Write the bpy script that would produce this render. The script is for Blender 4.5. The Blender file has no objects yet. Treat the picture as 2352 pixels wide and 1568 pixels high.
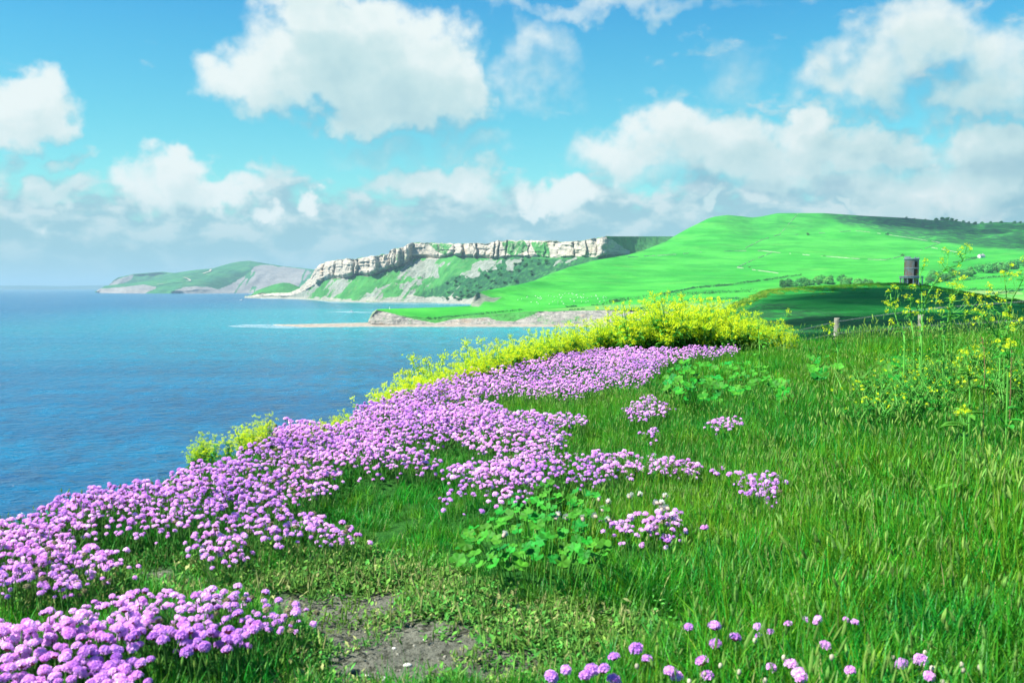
import bpy, bmesh, math, random
import numpy as np
from mathutils import Vector, Matrix, Euler

random.seed(7)
RNG = np.random.default_rng(11)
R = math.radians
SC = bpy.context.scene
COL = SC.collection

# ------------------------------------------------------------------ camera frame
F, U0, V0, VH, CAMZ = 2308.0, 1176.0, 784.0, 660.0, 30.0     # measured on a 2352 px wide view
TH = math.atan((V0 - VH) / F)
CT, ST = math.cos(TH), math.sin(TH)


def at(u, v, D):
    """point that lies D metres ahead (world Y) on the sight line u, v"""
    u = np.asarray(u, float); v = np.asarray(v, float); D = np.asarray(D, float)
    du, dv = (u - U0) / F, (V0 - v) / F
    dy = CT + dv * ST; dz = -ST + dv * CT
    s = D / dy
    return np.stack([du * s, D + 0 * s, CAMZ + dz * s], -1)


def project(P):
    P = np.asarray(P, float)
    x, y, z = P[..., 0], P[..., 1], P[..., 2] - CAMZ
    d = y * CT - z * ST
    up = y * ST + z * CT
    d = np.where(d > 1e-3, d, 1e-3)
    return U0 + F * x / d, V0 - F * up / d


def seaD(v):
    return CAMZ * F / (np.asarray(v, float) - VH)


# ------------------------------------------------------------------ noise
def _h(ix, iy, iz, s):
    n = (ix * 374761393 + iy * 668265263 + iz * 2147483647 + s * 974634777) & 0xFFFFFFFF
    n = ((n ^ (n >> 13)) * 1274126177) & 0xFFFFFFFF
    return ((n ^ (n >> 16)) & 0xFFFF) / 65535.0


def vnoise(x, y, z=0.0, s=0):
    x, y, z = np.broadcast_arrays(np.asarray(x, float), np.asarray(y, float), np.asarray(z, float))
    ix, iy, iz = np.floor(x).astype(np.int64), np.floor(y).astype(np.int64), np.floor(z).astype(np.int64)
    fx, fy, fz = x - ix, y - iy, z - iz
    fx, fy, fz = fx * fx * (3 - 2 * fx), fy * fy * (3 - 2 * fy), fz * fz * (3 - 2 * fz)
    r = 0
    for a in (0, 1):
        for b in (0, 1):
            for c in (0, 1):
                w = (fx if a else 1 - fx) * (fy if b else 1 - fy) * (fz if c else 1 - fz)
                r = r + w * _h(ix + a, iy + b, iz + c, s)
    return r * 2 - 1


def fbm(x, y, z=0.0, o=4, s=0):
    r, a = 0, 0.5
    for k in range(o):
        r = r + a * vnoise(np.asarray(x) * 2 ** k, np.asarray(y) * 2 ** k, np.asarray(z) * 2 ** k, s + k)
        a *= 0.5
    return r


def sstep(a, b, x):
    t = np.clip((np.asarray(x, float) - a) / (b - a), 0, 1)
    return t * t * (3 - 2 * t)


def inpoly(u, v, poly):
    u = np.asarray(u, float); v = np.asarray(v, float)
    r = np.zeros(np.broadcast(u, v).shape, bool)
    n = len(poly)
    for i in range(n):
        (x1, y1), (x2, y2) = poly[i], poly[(i + 1) % n]
        if y1 == y2:
            continue
        c = ((y1 > v) != (y2 > v)) & (u < (x2 - x1) * (v - y1) / (y2 - y1) + x1)
        r ^= c
    return r


def blur(a, n):
    for _ in range(n):
        p = np.pad(a, 1, mode='edge')
        a = (p[:-2, 1:-1] + p[2:, 1:-1] + p[1:-1, :-2] + p[1:-1, 2:] + 2 * p[1:-1, 1:-1]) / 6
    return a


# ------------------------------------------------------------------ objects
def tag(o, label=None, cat=None, group=None, kind=None):
    if label: o['label'] = label
    if cat: o['category'] = cat
    if group: o['group'] = group
    if kind: o['kind'] = kind
    return o


def link(o, parent=None):
    COL.objects.link(o)
    if parent is not None:
        o.parent = parent
    return o


def empty(name, loc=(0, 0, 0), rz=0, scale=1):
    o = bpy.data.objects.new(name, None)
    o.empty_display_size = 0.05
    o.location = loc; o.rotation_euler = (0, 0, rz); o.scale = (scale,) * 3
    return link(o)


def kids(o):
    return list(o.children)


def copy_tree(o, parent=None):
    c = o.copy(); COL.objects.link(c)
    if parent is not None:
        c.parent = parent
        c.matrix_parent_inverse = o.matrix_parent_inverse.copy()
    for k in kids(o):
        copy_tree(k, c)
    return c


class MB:
    def __init__(s):
        s.v, s.f, s.m = [], [], []

    def add(s, vs, fs, m=0):
        n = len(s.v)
        s.v.extend([tuple(map(float, p)) for p in vs])
        s.f.extend([tuple(i + n for i in f) for f in fs])
        s.m.extend([m] * len(fs))

    def box(s, c, d, rz=0, m=0):
        x, y, z = d[0] / 2, d[1] / 2, d[2] / 2
        ca, sa = math.cos(rz), math.sin(rz)
        vs = []
        for a, b, e in ((-x, -y, -z), (x, -y, -z), (x, y, -z), (-x, y, -z), (-x, -y, z), (x, -y, z), (x, y, z), (-x, y, z)):
            vs.append((c[0] + a * ca - b * sa, c[1] + a * sa + b * ca, c[2] + e))
        s.add(vs, [(0, 3, 2, 1), (4, 5, 6, 7), (0, 1, 5, 4), (1, 2, 6, 5), (2, 3, 7, 6), (3, 0, 4, 7)], m)

    def tube(s, pts, rad, n=6, m=0, cap=True):
        pts = [Vector(p) for p in pts]
        if not hasattr(rad, '__len__'):
            rad = [rad] * len(pts)
        vs, fs = [], []
        ref = Vector((0.31, 0.95, 0.11))
        for i, p in enumerate(pts):
            t = (pts[min(i + 1, len(pts) - 1)] - pts[max(i - 1, 0)]).normalized()
            a = t.cross(ref)
            if a.length < 1e-4: a = t.cross(Vector((1, 0, 0)))
            a.normalize(); b = t.cross(a)
            for k in range(n):
                w = 2 * math.pi * k / n
                vs.append(p + (a * math.cos(w) + b * math.sin(w)) * rad[i])
        for i in range(len(pts) - 1):
            for k in range(n):
                k2 = (k + 1) % n
                fs.append((i * n + k, i * n + k2, (i + 1) * n + k2, (i + 1) * n + k))
        if cap:
            fs.append(tuple(range(n))[::-1]); fs.append(tuple((len(pts) - 1) * n + k for k in range(n)))
        s.add(vs, fs, m)

    def lathe(s, prof, n=24, c=(0, 0, 0), m=0):
        vs, fs = [], []
        for r, z in prof:
            for k in range(n):
                w = 2 * math.pi * k / n
                vs.append((c[0] + r * math.cos(w), c[1] + r * math.sin(w), c[2] + z))
        for i in range(len(prof) - 1):
            for k in range(n):
                k2 = (k + 1) % n
                fs.append((i * n + k, i * n + k2, (i + 1) * n + k2, (i + 1) * n + k))
        s.add(vs, fs, m)

    def mesh(s, name, mats, smooth=False):
        me = bpy.data.meshes.new(name)
        me.from_pydata(s.v, [], s.f)
        for m in (mats if isinstance(mats, (list, tuple)) else [mats]):
            me.materials.append(m)
        if len(set(s.m)) > 1:
            me.polygons.foreach_set('material_index', s.m)
        if smooth:
            me.polygons.foreach_set('use_smooth', [True] * len(s.f))
        me.update()
        return me

    def build(s, name, mats, parent=None, smooth=False):
        return link(bpy.data.objects.new(name, s.mesh(name, mats, smooth)), parent)


def grid_mesh(name, P, mat, attrs=None, smooth=True):
    """P: rows x cols x 3"""
    nr, nc = P.shape[:2]
    me = bpy.data.meshes.new(name)
    me.vertices.add(nr * nc)
    me.vertices.foreach_set('co', P.reshape(-1).astype(np.float32))
    i = np.arange(nr * nc).reshape(nr, nc)
    q = np.stack([i[:-1, :-1], i[:-1, 1:], i[1:, 1:], i[1:, :-1]], -1).reshape(-1, 4)
    nq = len(q)
    me.loops.add(nq * 4); me.polygons.add(nq)
    me.loops.foreach_set('vertex_index', q.reshape(-1).astype(np.int32))
    me.polygons.foreach_set('loop_start', np.arange(0, nq * 4, 4, dtype=np.int32))
    me.polygons.foreach_set('loop_total', np.full(nq, 4, np.int32))
    me.polygons.foreach_set('use_smooth', np.full(nq, smooth))
    for k, a in (attrs or {}).items():
        at_ = me.attributes.new(k, 'FLOAT', 'POINT')
        at_.data.foreach_set('value', np.ascontiguousarray(a, dtype=np.float32).reshape(-1))
    me.materials.append(mat)
    me.update(); me.validate()
    return link(bpy.data.objects.new(name, me))


class Sheet:
    """a terrain surface lofted between measured lines (u, v, D), nearest line first"""
    def __init__(s, curves, us, n):
        s.us = us
        C = []
        for c in curves:
            c = np.array(c, float)
            C.append((np.interp(us, c[:, 0], c[:, 1]), np.interp(us, c[:, 0], c[:, 2])))
        V, D, T = [], [], []
        for k in range(len(C) - 1):
            for j in range(n[k] + (k == len(C) - 2)):
                t = j / n[k]
                V.append(C[k][0] * (1 - t) + C[k + 1][0] * t); D.append(C[k][1] * (1 - t) + C[k + 1][1] * t); T.append(np.full(len(us), k + t))
        s.V, s.D, s.T = np.array(V), np.array(D), np.array(T)
        s.U = np.broadcast_to(us, s.V.shape).copy()
        s.P = at(s.U, s.V, s.D)

    def refresh(s):
        s.pu, s.pv = project(s.P)

    def loc(s, u, v):
        """surface point seen at u, v (first from the near side)"""
        c = np.interp(u, s.us, np.arange(len(s.us)))
        j = min(int(c), len(s.us) - 2); w = c - j
        pv = s.pv[:, j] * (1 - w) + s.pv[:, j + 1] * w
        P = s.P[:, j] * (1 - w) + s.P[:, j + 1] * w
        for i in range(len(pv) - 1):
            if (pv[i] - v) * (pv[i + 1] - v) <= 0 and pv[i] != pv[i + 1]:
                t = (v - pv[i]) / (pv[i + 1] - pv[i])
                return P[i] * (1 - t) + P[i + 1] * t
        i = int(np.argmin(abs(pv - v)))
        return P[i].copy()


# ------------------------------------------------------------------ node helper
class NT:
    def __init__(s, tree):
        s.t = tree; s.N = tree.nodes; s.L = tree.links

    def new(s, typ, ins=None, **props):
        n = s.N.new(typ)
        for k, v in props.items():
            setattr(n, k, v)
        for k, v in (ins or {}).items():
            s.set(n.inputs[k], v)
        return n

    def set(s, sock, v):
        if isinstance(v, bpy.types.NodeSocket):
            s.L.new(v, sock)
        elif v is not None:
            try:
                sock.default_value = v
            except Exception:
                sock.default_value = (*v, 1.0) if len(v) == 3 else v

    def math(s, op, a, b=None, c=None, clamp=False):
        n = s.new('ShaderNodeMath', operation=op, use_clamp=clamp)
        for i, x in enumerate((a, b, c)):
            if x is not None: s.set(n.inputs[i], x)
        return n.outputs[0]

    def vm(s, op, a, b=None, c=None):
        n = s.new('ShaderNodeVectorMath', operation=op)
        for i, x in enumerate((a, b)):
            if x is not None:
                s.set(n.inputs['Scale'] if (op == 'SCALE' and i == 1) else n.inputs[i], x)
        if c is not None:
            s.set(n.inputs[2], c)
        return n.outputs['Value'] if op in ('LENGTH', 'DOT_PRODUCT', 'DISTANCE') else n.outputs['Vector']

    def mix(s, f, a, b, blend='MIX'):
        n = s.new('ShaderNodeMix', data_type='RGBA', blend_type=blend)
        s.set(n.inputs['Factor'], f); s.set(n.inputs[6], col4(a)); s.set(n.inputs[7], col4(b))
        return n.outputs[2]

    def noise(s, vec, scale, detail=4, rough=0.5, dist=0, typ='3D', out='Fac'):
        n = s.new('ShaderNodeTexNoise', noise_dimensions=typ)
        s.set(n.inputs['Vector'], vec); s.set(n.inputs['Scale'], scale); s.set(n.inputs['Detail'], detail)
        s.set(n.inputs['Roughness'], rough); s.set(n.inputs['Distortion'], dist)
        return n.outputs[out]

    def rng(s, x, a, b, c=0.0, d=1.0, smooth=True):
        n = s.new('ShaderNodeMapRange', interpolation_type='SMOOTHSTEP' if smooth else 'LINEAR')
        s.set(n.inputs[0], x); s.set(n.inputs[1], a); s.set(n.inputs[2], b); s.set(n.inputs[3], c); s.set(n.inputs[4], d)
        return n.outputs[0]

    def ramp(s, f, stops):
        n = s.new('ShaderNodeValToRGB'); s.set(n.inputs[0], f)
        e = n.color_ramp.elements
        while len(e) < len(stops): e.new(0.5)
        for i, (p, c) in enumerate(stops):
            e[i].position = p; e[i].color = col4(c)
        return n.outputs[0]

    def attr(s, name):
        return s.new('ShaderNodeAttribute', attribute_name=name).outputs['Fac']


def col4(c):
    return (*c, 1.0) if isinstance(c, (tuple, list)) and len(c) == 3 else c


def srgb(r, g, b):
    f = lambda x: (x / 255 / 12.92) if x / 255 <= 0.04045 else ((x / 255 + 0.055) / 1.055) ** 2.4
    return (f(r), f(g), f(b))


def material(name):
    m = bpy.data.materials.new(name); m.use_nodes = True
    nt = NT(m.node_tree)
    b = nt.N['Principled BSDF']
    return m, nt, b


def simple(name, col, rough=0.7, var=0.25, scale=8.0, spec=0.3, rnd=0.0, trans=0.0, hue=0.0):
    """principled with noise variation, per object/instance variation and optional translucency"""
    m, nt, b = material(name)
    tc = nt.new('ShaderNodeTexCoord')
    n = nt.noise(tc.outputs['Object'], scale, 4)
    c = nt.mix(nt.rng(n, 0.3, 0.7), tuple(x * (1 - var) for x in col), tuple(min(1, x * (1 + var)) for x in col))
    if rnd or hue:
        oi = nt.new('ShaderNodeObjectInfo')
        hs = nt.new('ShaderNodeHueSaturation')
        nt.set(hs.inputs['Color'], c)
        nt.set(hs.inputs['Value'], nt.rng(oi.outputs['Random'], 0, 1, 1 - rnd, 1 + rnd, False))
        r2 = nt.math('FRACT', nt.math('MULTIPLY', oi.outputs['Random'], 17.31))
        nt.set(hs.inputs['Hue'], nt.rng(r2, 0, 1, 0.5 - hue, 0.5 + hue, False))
        c = hs.outputs[0]
    nt.set(b.inputs['Base Color'], c); b.inputs['Roughness'].default_value = rough
    b.inputs['Specular IOR Level'].default_value = spec
    if trans:
        t = nt.new('ShaderNodeBsdfTranslucent'); nt.set(t.inputs['Color'], c)
        mx = nt.new('ShaderNodeMixShader'); mx.inputs[0].default_value = trans
        nt.L.new(b.outputs[0], mx.inputs[1]); nt.L.new(t.outputs[0], mx.inputs[2])
        nt.L.new(mx.outputs[0], nt.N['Material Output'].inputs['Surface'])
    return m


# ------------------------------------------------------------------ scattering (only for what nobody could count)
def scatter(name, pts, rot, scl, idx, protos):
    me = bpy.data.meshes.new(name)
    n = len(pts)
    me.vertices.add(n); me.vertices.foreach_set('co', np.asarray(pts, np.float32).reshape(-1))
    a = me.attributes.new('rot', 'FLOAT_VECTOR', 'POINT'); a.data.foreach_set('vector', np.asarray(rot, np.float32).reshape(-1))
    a = me.attributes.new('scl', 'FLOAT', 'POINT'); a.data.foreach_set('value', np.asarray(scl, np.float32))
    a = me.attributes.new('idx', 'INT', 'POINT'); a.data.foreach_set('value', np.asarray(idx, np.int32))
    o = link(bpy.data.objects.new(name, me))
    pc = bpy.data.collections.new(name + '_sources')
    for i, p in enumerate(protos):
        p.name = '%s_source_%02d' % (name, i)
        pc.objects.link(p)
    g = bpy.data.node_groups.new(name + '_scatter', 'GeometryNodeTree')
    g.interface.new_socket('Geometry', in_out='INPUT', socket_type='NodeSocketGeometry')
    g.interface.new_socket('Geometry', in_out='OUTPUT', socket_type='NodeSocketGeometry')
    N, L = g.nodes, g.links
    gi, go = N.new('NodeGroupInput'), N.new('NodeGroupOutput')
    ip = N.new('GeometryNodeInstanceOnPoints'); ip.inputs['Pick Instance'].default_value = True
    ci = N.new('GeometryNodeCollectionInfo'); ci.inputs['Collection'].default_value = pc
    ci.inputs['Separate Children'].default_value = True; ci.inputs['Reset Children'].default_value = True

    def na(nm, dt):
        x = N.new('GeometryNodeInputNamedAttribute'); x.data_type = dt; x.inputs['Name'].default_value = nm
        return x.outputs['Attribute']
    L.new(gi.outputs[0], ip.inputs['Points']); L.new(ci.outputs[0], ip.inputs['Instance'])
    L.new(na('idx', 'INT'), ip.inputs['Instance Index']); L.new(na('scl', 'FLOAT'), ip.inputs['Scale'])
    er = N.new('FunctionNodeEulerToRotation'); L.new(na('rot', 'FLOAT_VECTOR'), er.inputs[0]); L.new(er.outputs[0], ip.inputs['Rotation'])
    L.new(ip.outputs[0], go.inputs[0])
    md = o.modifiers.new('scatter', 'NODES'); md.node_group = g
    return o


# ------------------------------------------------------------------ sun, sky, camera
SUN_EL, SUN_LEFT = R(50), R(108)          # SUN_LEFT: turned to the left of the viewing direction
SUN = Vector((-math.sin(SUN_LEFT) * math.cos(SUN_EL), math.cos(SUN_LEFT) * math.cos(SUN_EL), math.sin(SUN_EL)))
EXPO = 1.35
sl = bpy.data.lights.new('sun', 'SUN'); sl.energy = 4.6; sl.angle = R(0.5); sl.color = (1.0, 0.96, 0.88)
so = link(bpy.data.objects.new('sun', sl)); so.rotation_euler = (-SUN).to_track_quat('-Z', 'Y').to_euler()
so.location = (0, 0, 200)

cam = bpy.data.cameras.new('camera'); co = link(bpy.data.objects.new('camera', cam))
cam.sensor_width = 36; cam.lens = 36 * F / 2352; cam.clip_start = 0.05; cam.clip_end = 90000
co.location = (0, 0, CAMZ); co.rotation_euler = (math.pi / 2 - TH, 0, 0)
SC.camera = co
cam.dof.use_dof = True; cam.dof.focus_distance = 9.0; cam.dof.aperture_fstop = 9.0
SC.cycles.transparent_max_bounces = 40
SC.view_settings.view_transform = 'Standard'; SC.view_settings.look = 'None'
SC.view_settings.gamma = 1.0; SC.view_settings.exposure = EXPO


def sky():
    w = bpy.data.worlds.new('World'); SC.world = w; w.use_nodes = True
    nt = NT(w.node_tree)
    bg = nt.N['Background']
    st = nt.new('ShaderNodeTexSky', sky_type='NISHITA', sun_disc=False, sun_elevation=SUN_EL, sun_rotation=-SUN_LEFT,
                altitude=30, air_density=1.0, dust_density=0.6, ozone_density=2.0)
    tc = nt.new('ShaderNodeTexCoord')
    sx = nt.new('ShaderNodeSeparateXYZ'); nt.L.new(tc.outputs['Generated'], sx.inputs[0])
    az = nt.math('ARCTAN2', sx.outputs[0], sx.outputs[1])
    el = nt.math('ARCSINE', sx.outputs[2])
    cx = nt.new('ShaderNodeCombineXYZ')
    nt.set(cx.inputs[0], nt.math('MULTIPLY', az, 10.0)); nt.set(cx.inputs[1], nt.math('MULTIPLY', el, 10.0))
    P = cx.outputs[0]                                   # tenths of a radian: x to the right, y up

    def ae(u, v):
        d = Vector(((u - U0) / F, CT + (V0 - v) / F * ST, -ST + (V0 - v) / F * CT))
        d.normalize()
        return 10 * math.atan2(d.x, d.y), 10 * math.asin(d.z)
    K = 10 / F
    # cumulus: (u, v, half width, half height, weight)
    blobs = [(780, 85, 210, 125, 1.15), (950, 150, 170, 140, 1.15), (650, 150, 170, 95, 1.0), (520, 150, 95, 62, .75), (860, 225, 270, 75, 1.0),
             (1045, 180, 75, 120, .95), (700, 30, 110, 80, .9), (40, 248, 118, 84, 1.15), (112, 278, 62, 58, .85), (20, 385, 40, 25, .35), (160, 388, 40, 18, .4),
             (410, 385, 85, 70, .95), (480, 440, 110, 50, .9), (345, 430, 80, 55, .7), (620, 395, 45, 24, .42),
             (1980, 190, 150, 75, .66), (2110, 95, 150, 95, .78), (2270, 165, 130, 105, .72), (2270, 245, 110, 45, .62), (2010, 130, 90, 80, .62),
             (1460, 335, 150, 75, .75), (1560, 290, 110, 85, .85), (1690, 345, 200, 90, .95), (1880, 330, 180, 65, .95), (2040, 330, 120, 55, .9), (1800, 400, 400, 50, .6),
             (2290, 365, 130, 80, .95), (2130, 425, 240, 60, .66), (1245, 110, 90, 70, .42), (1230, 190, 120, 50, .30), (1420, 2, 300, 28, .36), (1020, 430, 150, 60, .85),
             (1090, 340, 90, 45, .34), (880, 345, 110, 40, .3), (1290, 445, 100, 55, .95), (1240, 490, 45, 32, .95), (720, 445, 42, 36, .95), (130, 470, 95, 42, .85),
             (2060, 472, 105, 34, 1.15), (1985, 478, 50, 24, 1.0), (2120, 455, 40, 30, 1.0), (1640, 470, 40, 26, .8), (610, 480, 40, 26, .7), (1700, 180, 90, 60, .2)]
    gdef = bpy.data.node_groups.new('cloud_density', 'ShaderNodeTree')
    gdef.interface.new_socket('Vector', in_out='INPUT', socket_type='NodeSocketVector')
    gdef.interface.new_socket('Density', in_out='OUTPUT', socket_type='NodeSocketFloat')
    g = NT(gdef)
    gi = g.new('NodeGroupInput'); go = g.new('NodeGroupOutput')
    p0 = gi.outputs[0]
    w1 = g.vm('SCALE', g.vm('SUBTRACT', g.noise(p0, 1.7, 2, 0.5, out='Color'), (0.5, 0.5, 0.5)), 0.9)
    w2 = g.vm('SCALE', g.vm('SUBTRACT', g.noise(p0, 6.5, 3, 0.55, out='Color'), (0.5, 0.5, 0.5)), 0.32)
    w12 = g.vm('ADD', w1, w2)
    p1 = g.vm('MULTIPLY', g.vm('ADD', p0, w12), (1, 1, 0))
    fld = None
    for (u, v, ru, rv, a) in blobs:
        c = ae(u, v)
        q = g.vm('MULTIPLY', g.vm('SUBTRACT', p1, (c[0], c[1], 0)), (1 / (ru * K * 1.10), 1 / (rv * K * 1.08), 0))
        d = g.vm('DOT_PRODUCT', q, q)
        val = g.math('MULTIPLY', g.math('SUBTRACT', 1.0, d), a * 1.12)
        if fld is None:
            fld = val
        else:
            fld = g.math('SMOOTH_MAX', fld, val, 0.25)
    n1 = g.noise(p0, 3.4, 6, 0.49)
    fld = g.math('MAXIMUM', fld, -0.4)
    d = g.math('ADD', fld, g.math('MULTIPLY', g.math('SUBTRACT', n1, 0.5), 0.85))
    g.L.new(d, go.inputs[0])

    def dens(vec):
        n = nt.new('ShaderNodeGroup'); n.node_tree = gdef
        nt.set(n.inputs[0], vec)
        return n.outputs[0]
    d0 = dens(P)
    d1 = dens(nt.vm('ADD', P, (-0.10, 0.24, 0.0)))
    d2 = dens(nt.vm('ADD', P, (-0.22, 0.62, 0.0)))
    alpha = nt.rng(d0, -0.08, 0.84)
    od = nt.math('ADD', nt.math('MULTIPLY', nt.math('MAXIMUM', d1, 0.0), 0.62), nt.math('MULTIPLY', nt.math('MAXIMUM', d2, 0.0), 0.75))
    od = nt.math('ADD', od, nt.math('MULTIPLY', nt.math('SUBTRACT', nt.noise(P, 5.0, 5, 0.55), 0.5), 0.55))
    lit = nt.math('POWER', 2.718, nt.math('MULTIPLY', nt.math('MAXIMUM', od, 0.0), -0.68))   # clouds between here and the sun
    e = 2 ** -EXPO
    sc_ = lambda c: tuple(x * e for x in c)
    white = sc_(srgb(240, 250, 249)); mid = sc_(srgb(198, 228, 231)); dark = sc_(srgb(128, 182, 203))
    grey = nt.math('MULTIPLY', nt.math('MULTIPLY', nt.rng(az, 0.02, 0.22), 0.18), nt.rng(el, 0.075, 0.105))
    faint = nt.math('MULTIPLY', nt.rng(d0, 0.75, 0.15), 0.28)
    lit2 = nt.math('SUBTRACT', nt.math('SUBTRACT', lit, grey), faint)
    cc = nt.mix(nt.rng(lit2, 0.0, 0.45), dark, mid)
    cc = nt.mix(nt.rng(lit2, 0.32, 0.92), cc, white)
    # low bank of stratocumulus towards the horizon
    ps = nt.vm('MULTIPLY', P, (1.0, 1.75, 1.0))
    bank = lambda v: nt.noise(v, 1.9, 7, 0.55, 0.15)
    b1 = bank(ps)
    b2 = bank(nt.vm('ADD', ps, (-0.10, 0.26, 0.0)))
    rise = nt.rng(sx.outputs[2], math.sin(R(1.0)), math.sin(R(7.8)), 0.46, -0.24, False)
    side = nt.math('MULTIPLY', nt.rng(az, -0.1, 0.35), 0.12)
    bd = nt.math('ADD', nt.math('ADD', b1, rise), side)
    balpha = nt.math('MULTIPLY', nt.rng(bd, 0.40, 0.62), 0.95)
    blit = nt.rng(nt.math('SUBTRACT', b1, b2), -0.10, 0.17)
    bc = nt.mix(nt.rng(blit, 0.0, 0.6), sc_(srgb(160, 202, 215)), sc_(srgb(190, 219, 226)))
    bc = nt.mix(nt.rng(blit, 0.55, 1.0), bc, sc_(srgb(216, 233, 236)))
    hz = nt.rng(sx.outputs[2], 0.0, 0.085, 0.8, 0.0)
    bc = nt.mix(hz, bc, sc_(srgb(160, 205, 217)))
    # clear sky: the sky texture, its colour warmed towards turquoise low down and kept blue above
    tint = nt.ramp(nt.rng(sx.outputs[2], 0.0, 0.35, 0, 1, False),
                   [(0.0, (0.72, 1.24, 1.12)), (0.20, (0.70, 1.34, 1.16)), (0.45, (0.48, 1.27, 1.18)), (0.65, (0.36, 1.2, 1.26)), (0.85, (0.24, 1.06, 1.34)), (1.0, (0.2, 0.98, 1.4))])
    base = nt.vm('MULTIPLY', st.outputs[0], tint)
    k = 0.066 * 2 * e
    cs = lambda c: nt.vm('SCALE', c, 1 / k)
    out = nt.mix(balpha, base, cs(bc))
    out = nt.mix(alpha, out, cs(cc))
    # small sunlit heads inside the low bank stay in front of it
    nt.L.new(out, bg.inputs['Color']); bg.inputs['Strength'].default_value = k


sky()
SC.world.cycles.sampling_method = 'MANUAL'; SC.world.cycles.sample_map_resolution = 256
HAZE = 0.000082

# ================================================================== materials of the land
def grass_land(name, c1=(0.022, 0.235, 0.032), c2=(0.035, 0.30, 0.045), dry=(0.12, 0.27, 0.06), sc=0.02, tint=False):
    m, nt, b = material(name)
    tc = nt.new('ShaderNodeTexCoord'); o = tc.outputs['Object']
    c = nt.mix(nt.rng(nt.noise(o, sc, 6, 0.6), 0.35, 0.65), c1, c2)
    c = nt.mix(nt.math('MULTIPLY', nt.rng(nt.noise(nt.vm('MULTIPLY', o, (0.4, 1, 2.5)), sc * 1.7, 8, 0.7), 0.54, 0.75), 0.6), c, dry)
    lanes = nt.noise(nt.vm('MULTIPLY', o, (0.35, 0.8, 3.0)), sc * 3.2, 9, 0.72, 0.6)
    c = nt.mix(nt.rng(lanes, 0.33, 0.60), nt.mix(1.0, c, (0.62, 0.74, 0.70), 'MULTIPLY'), c)
    fine = nt.noise(o, sc * 22, 5, 0.7)
    c = nt.mix(nt.rng(fine, 0.3, 0.75), nt.mix(1.0, c, (0.80, 0.84, 0.8), 'MULTIPLY'), c)
    if tint:
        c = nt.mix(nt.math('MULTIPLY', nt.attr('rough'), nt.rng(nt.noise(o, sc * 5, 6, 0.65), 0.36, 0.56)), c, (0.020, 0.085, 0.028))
        c = nt.mix(nt.attr('hay'), c, (0.20, 0.30, 0.10))
        rk = nt.mix(nt.rng(nt.noise(nt.vm('MULTIPLY', o, (0.4, 0.4, 3.0)), 0.25, 6, 0.7), 0.35, 0.65), (0.10, 0.10, 0.09), (0.28, 0.26, 0.22))
        c = nt.mix(nt.attr('rock'), c, rk)
    nt.set(b.inputs['Base Color'], c)
    b.inputs['Roughness'].default_value = 0.95; b.inputs['Specular IOR Level'].default_value = 0.05
    bp = nt.new('ShaderNodeBump'); bp.inputs['Distance'].default_value = 1.2; bp.inputs['Strength'].default_value = 0.5
    nt.set(bp.inputs['Height'], nt.noise(o, sc * 12, 7, 0.65)); nt.L.new(bp.outputs[0], b.inputs['Normal'])
    return m


def cliff_mat(name, light=(0.36, 0.33, 0.28), darkc=(0.15, 0.15, 0.15), ochre=(0.36, 0.25, 0.15), green=(0.030, 0.15, 0.035), lush=(0.055, 0.225, 0.05), strata=0.25, sc=0.06):
    """bare rock where attribute rock is 1, scree where it is near a half, turf where it is 0"""
    m, nt, b = material(name)
    tc = nt.new('ShaderNodeTexCoord'); o = tc.outputs['Object']
    st = nt.noise(nt.vm('MULTIPLY', o, (0.12, 0.12, 1.0)), strata, 6, 0.65, 0.4)
    rk = nt.mix(nt.rng(st, 0.38, 0.6), darkc, light)
    rk = nt.mix(nt.math('MULTIPLY', nt.rng(nt.noise(o, sc * 0.4, 4, 0.6), 0.55, 0.72), 0.6), rk, ochre)
    rk = nt.mix(nt.rng(nt.noise(o, sc * 6, 5, 0.7), 0.62, 0.40), rk, nt.mix(1.0, rk, (0.72, 0.72, 0.74), 'MULTIPLY'))
    scr = nt.mix(nt.rng(nt.noise(nt.vm('MULTIPLY', o, (1, 1, 0.3)), sc * 2.2, 7, 0.7), 0.36, 0.64), (0.115, 0.155, 0.115), (0.245, 0.262, 0.225))
    rk = nt.mix(nt.attr('scree'), rk, scr)
    gr = nt.mix(nt.rng(nt.noise(o, sc * 0.5, 6, 0.65), 0.38, 0.62), green, lush)
    gr = nt.mix(nt.math('MULTIPLY', nt.rng(nt.noise(o, sc * 1.1, 7, 0.7), 0.50, 0.66), 0.7), gr, (0.085, 0.20, 0.06))
    gr = nt.mix(nt.math('MULTIPLY', nt.attr('bush'), nt.rng(nt.noise(o, sc * 2.0, 5, 0.6), 0.3, 0.55)), gr, (0.015, 0.075, 0.028))
    edge = nt.math('ADD', nt.attr('rock'), nt.math('MULTIPLY', nt.math('SUBTRACT', nt.noise(o, sc * 1.6, 8, 0.7), 0.5), 1.1))
    c = nt.mix(nt.rng(edge, 0.40, 0.62), gr, rk)
    nt.set(b.inputs['Base Color'], c)
    b.inputs['Roughness'].default_value = 0.95; b.inputs['Specular IOR Level'].default_value = 0.08
    bp = nt.new('ShaderNodeBump'); bp.inputs['Distance'].default_value = 4.0; bp.inputs['Strength'].default_value = 0.7
    nt.set(bp.inputs['Height'], nt.noise(o, sc * 3, 8, 0.7)); nt.L.new(bp.outputs[0], b.inputs['Normal'])
    return m


def smooth1(a, n):
    for _ in range(n):
        a = np.concatenate([a[:1], (a[:-2] + 2 * a[1:-1] + a[2:]) / 4, a[-1:]])
    return a


def soft(mask, n=2):
    return blur(np.asarray(mask, float), n)


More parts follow.
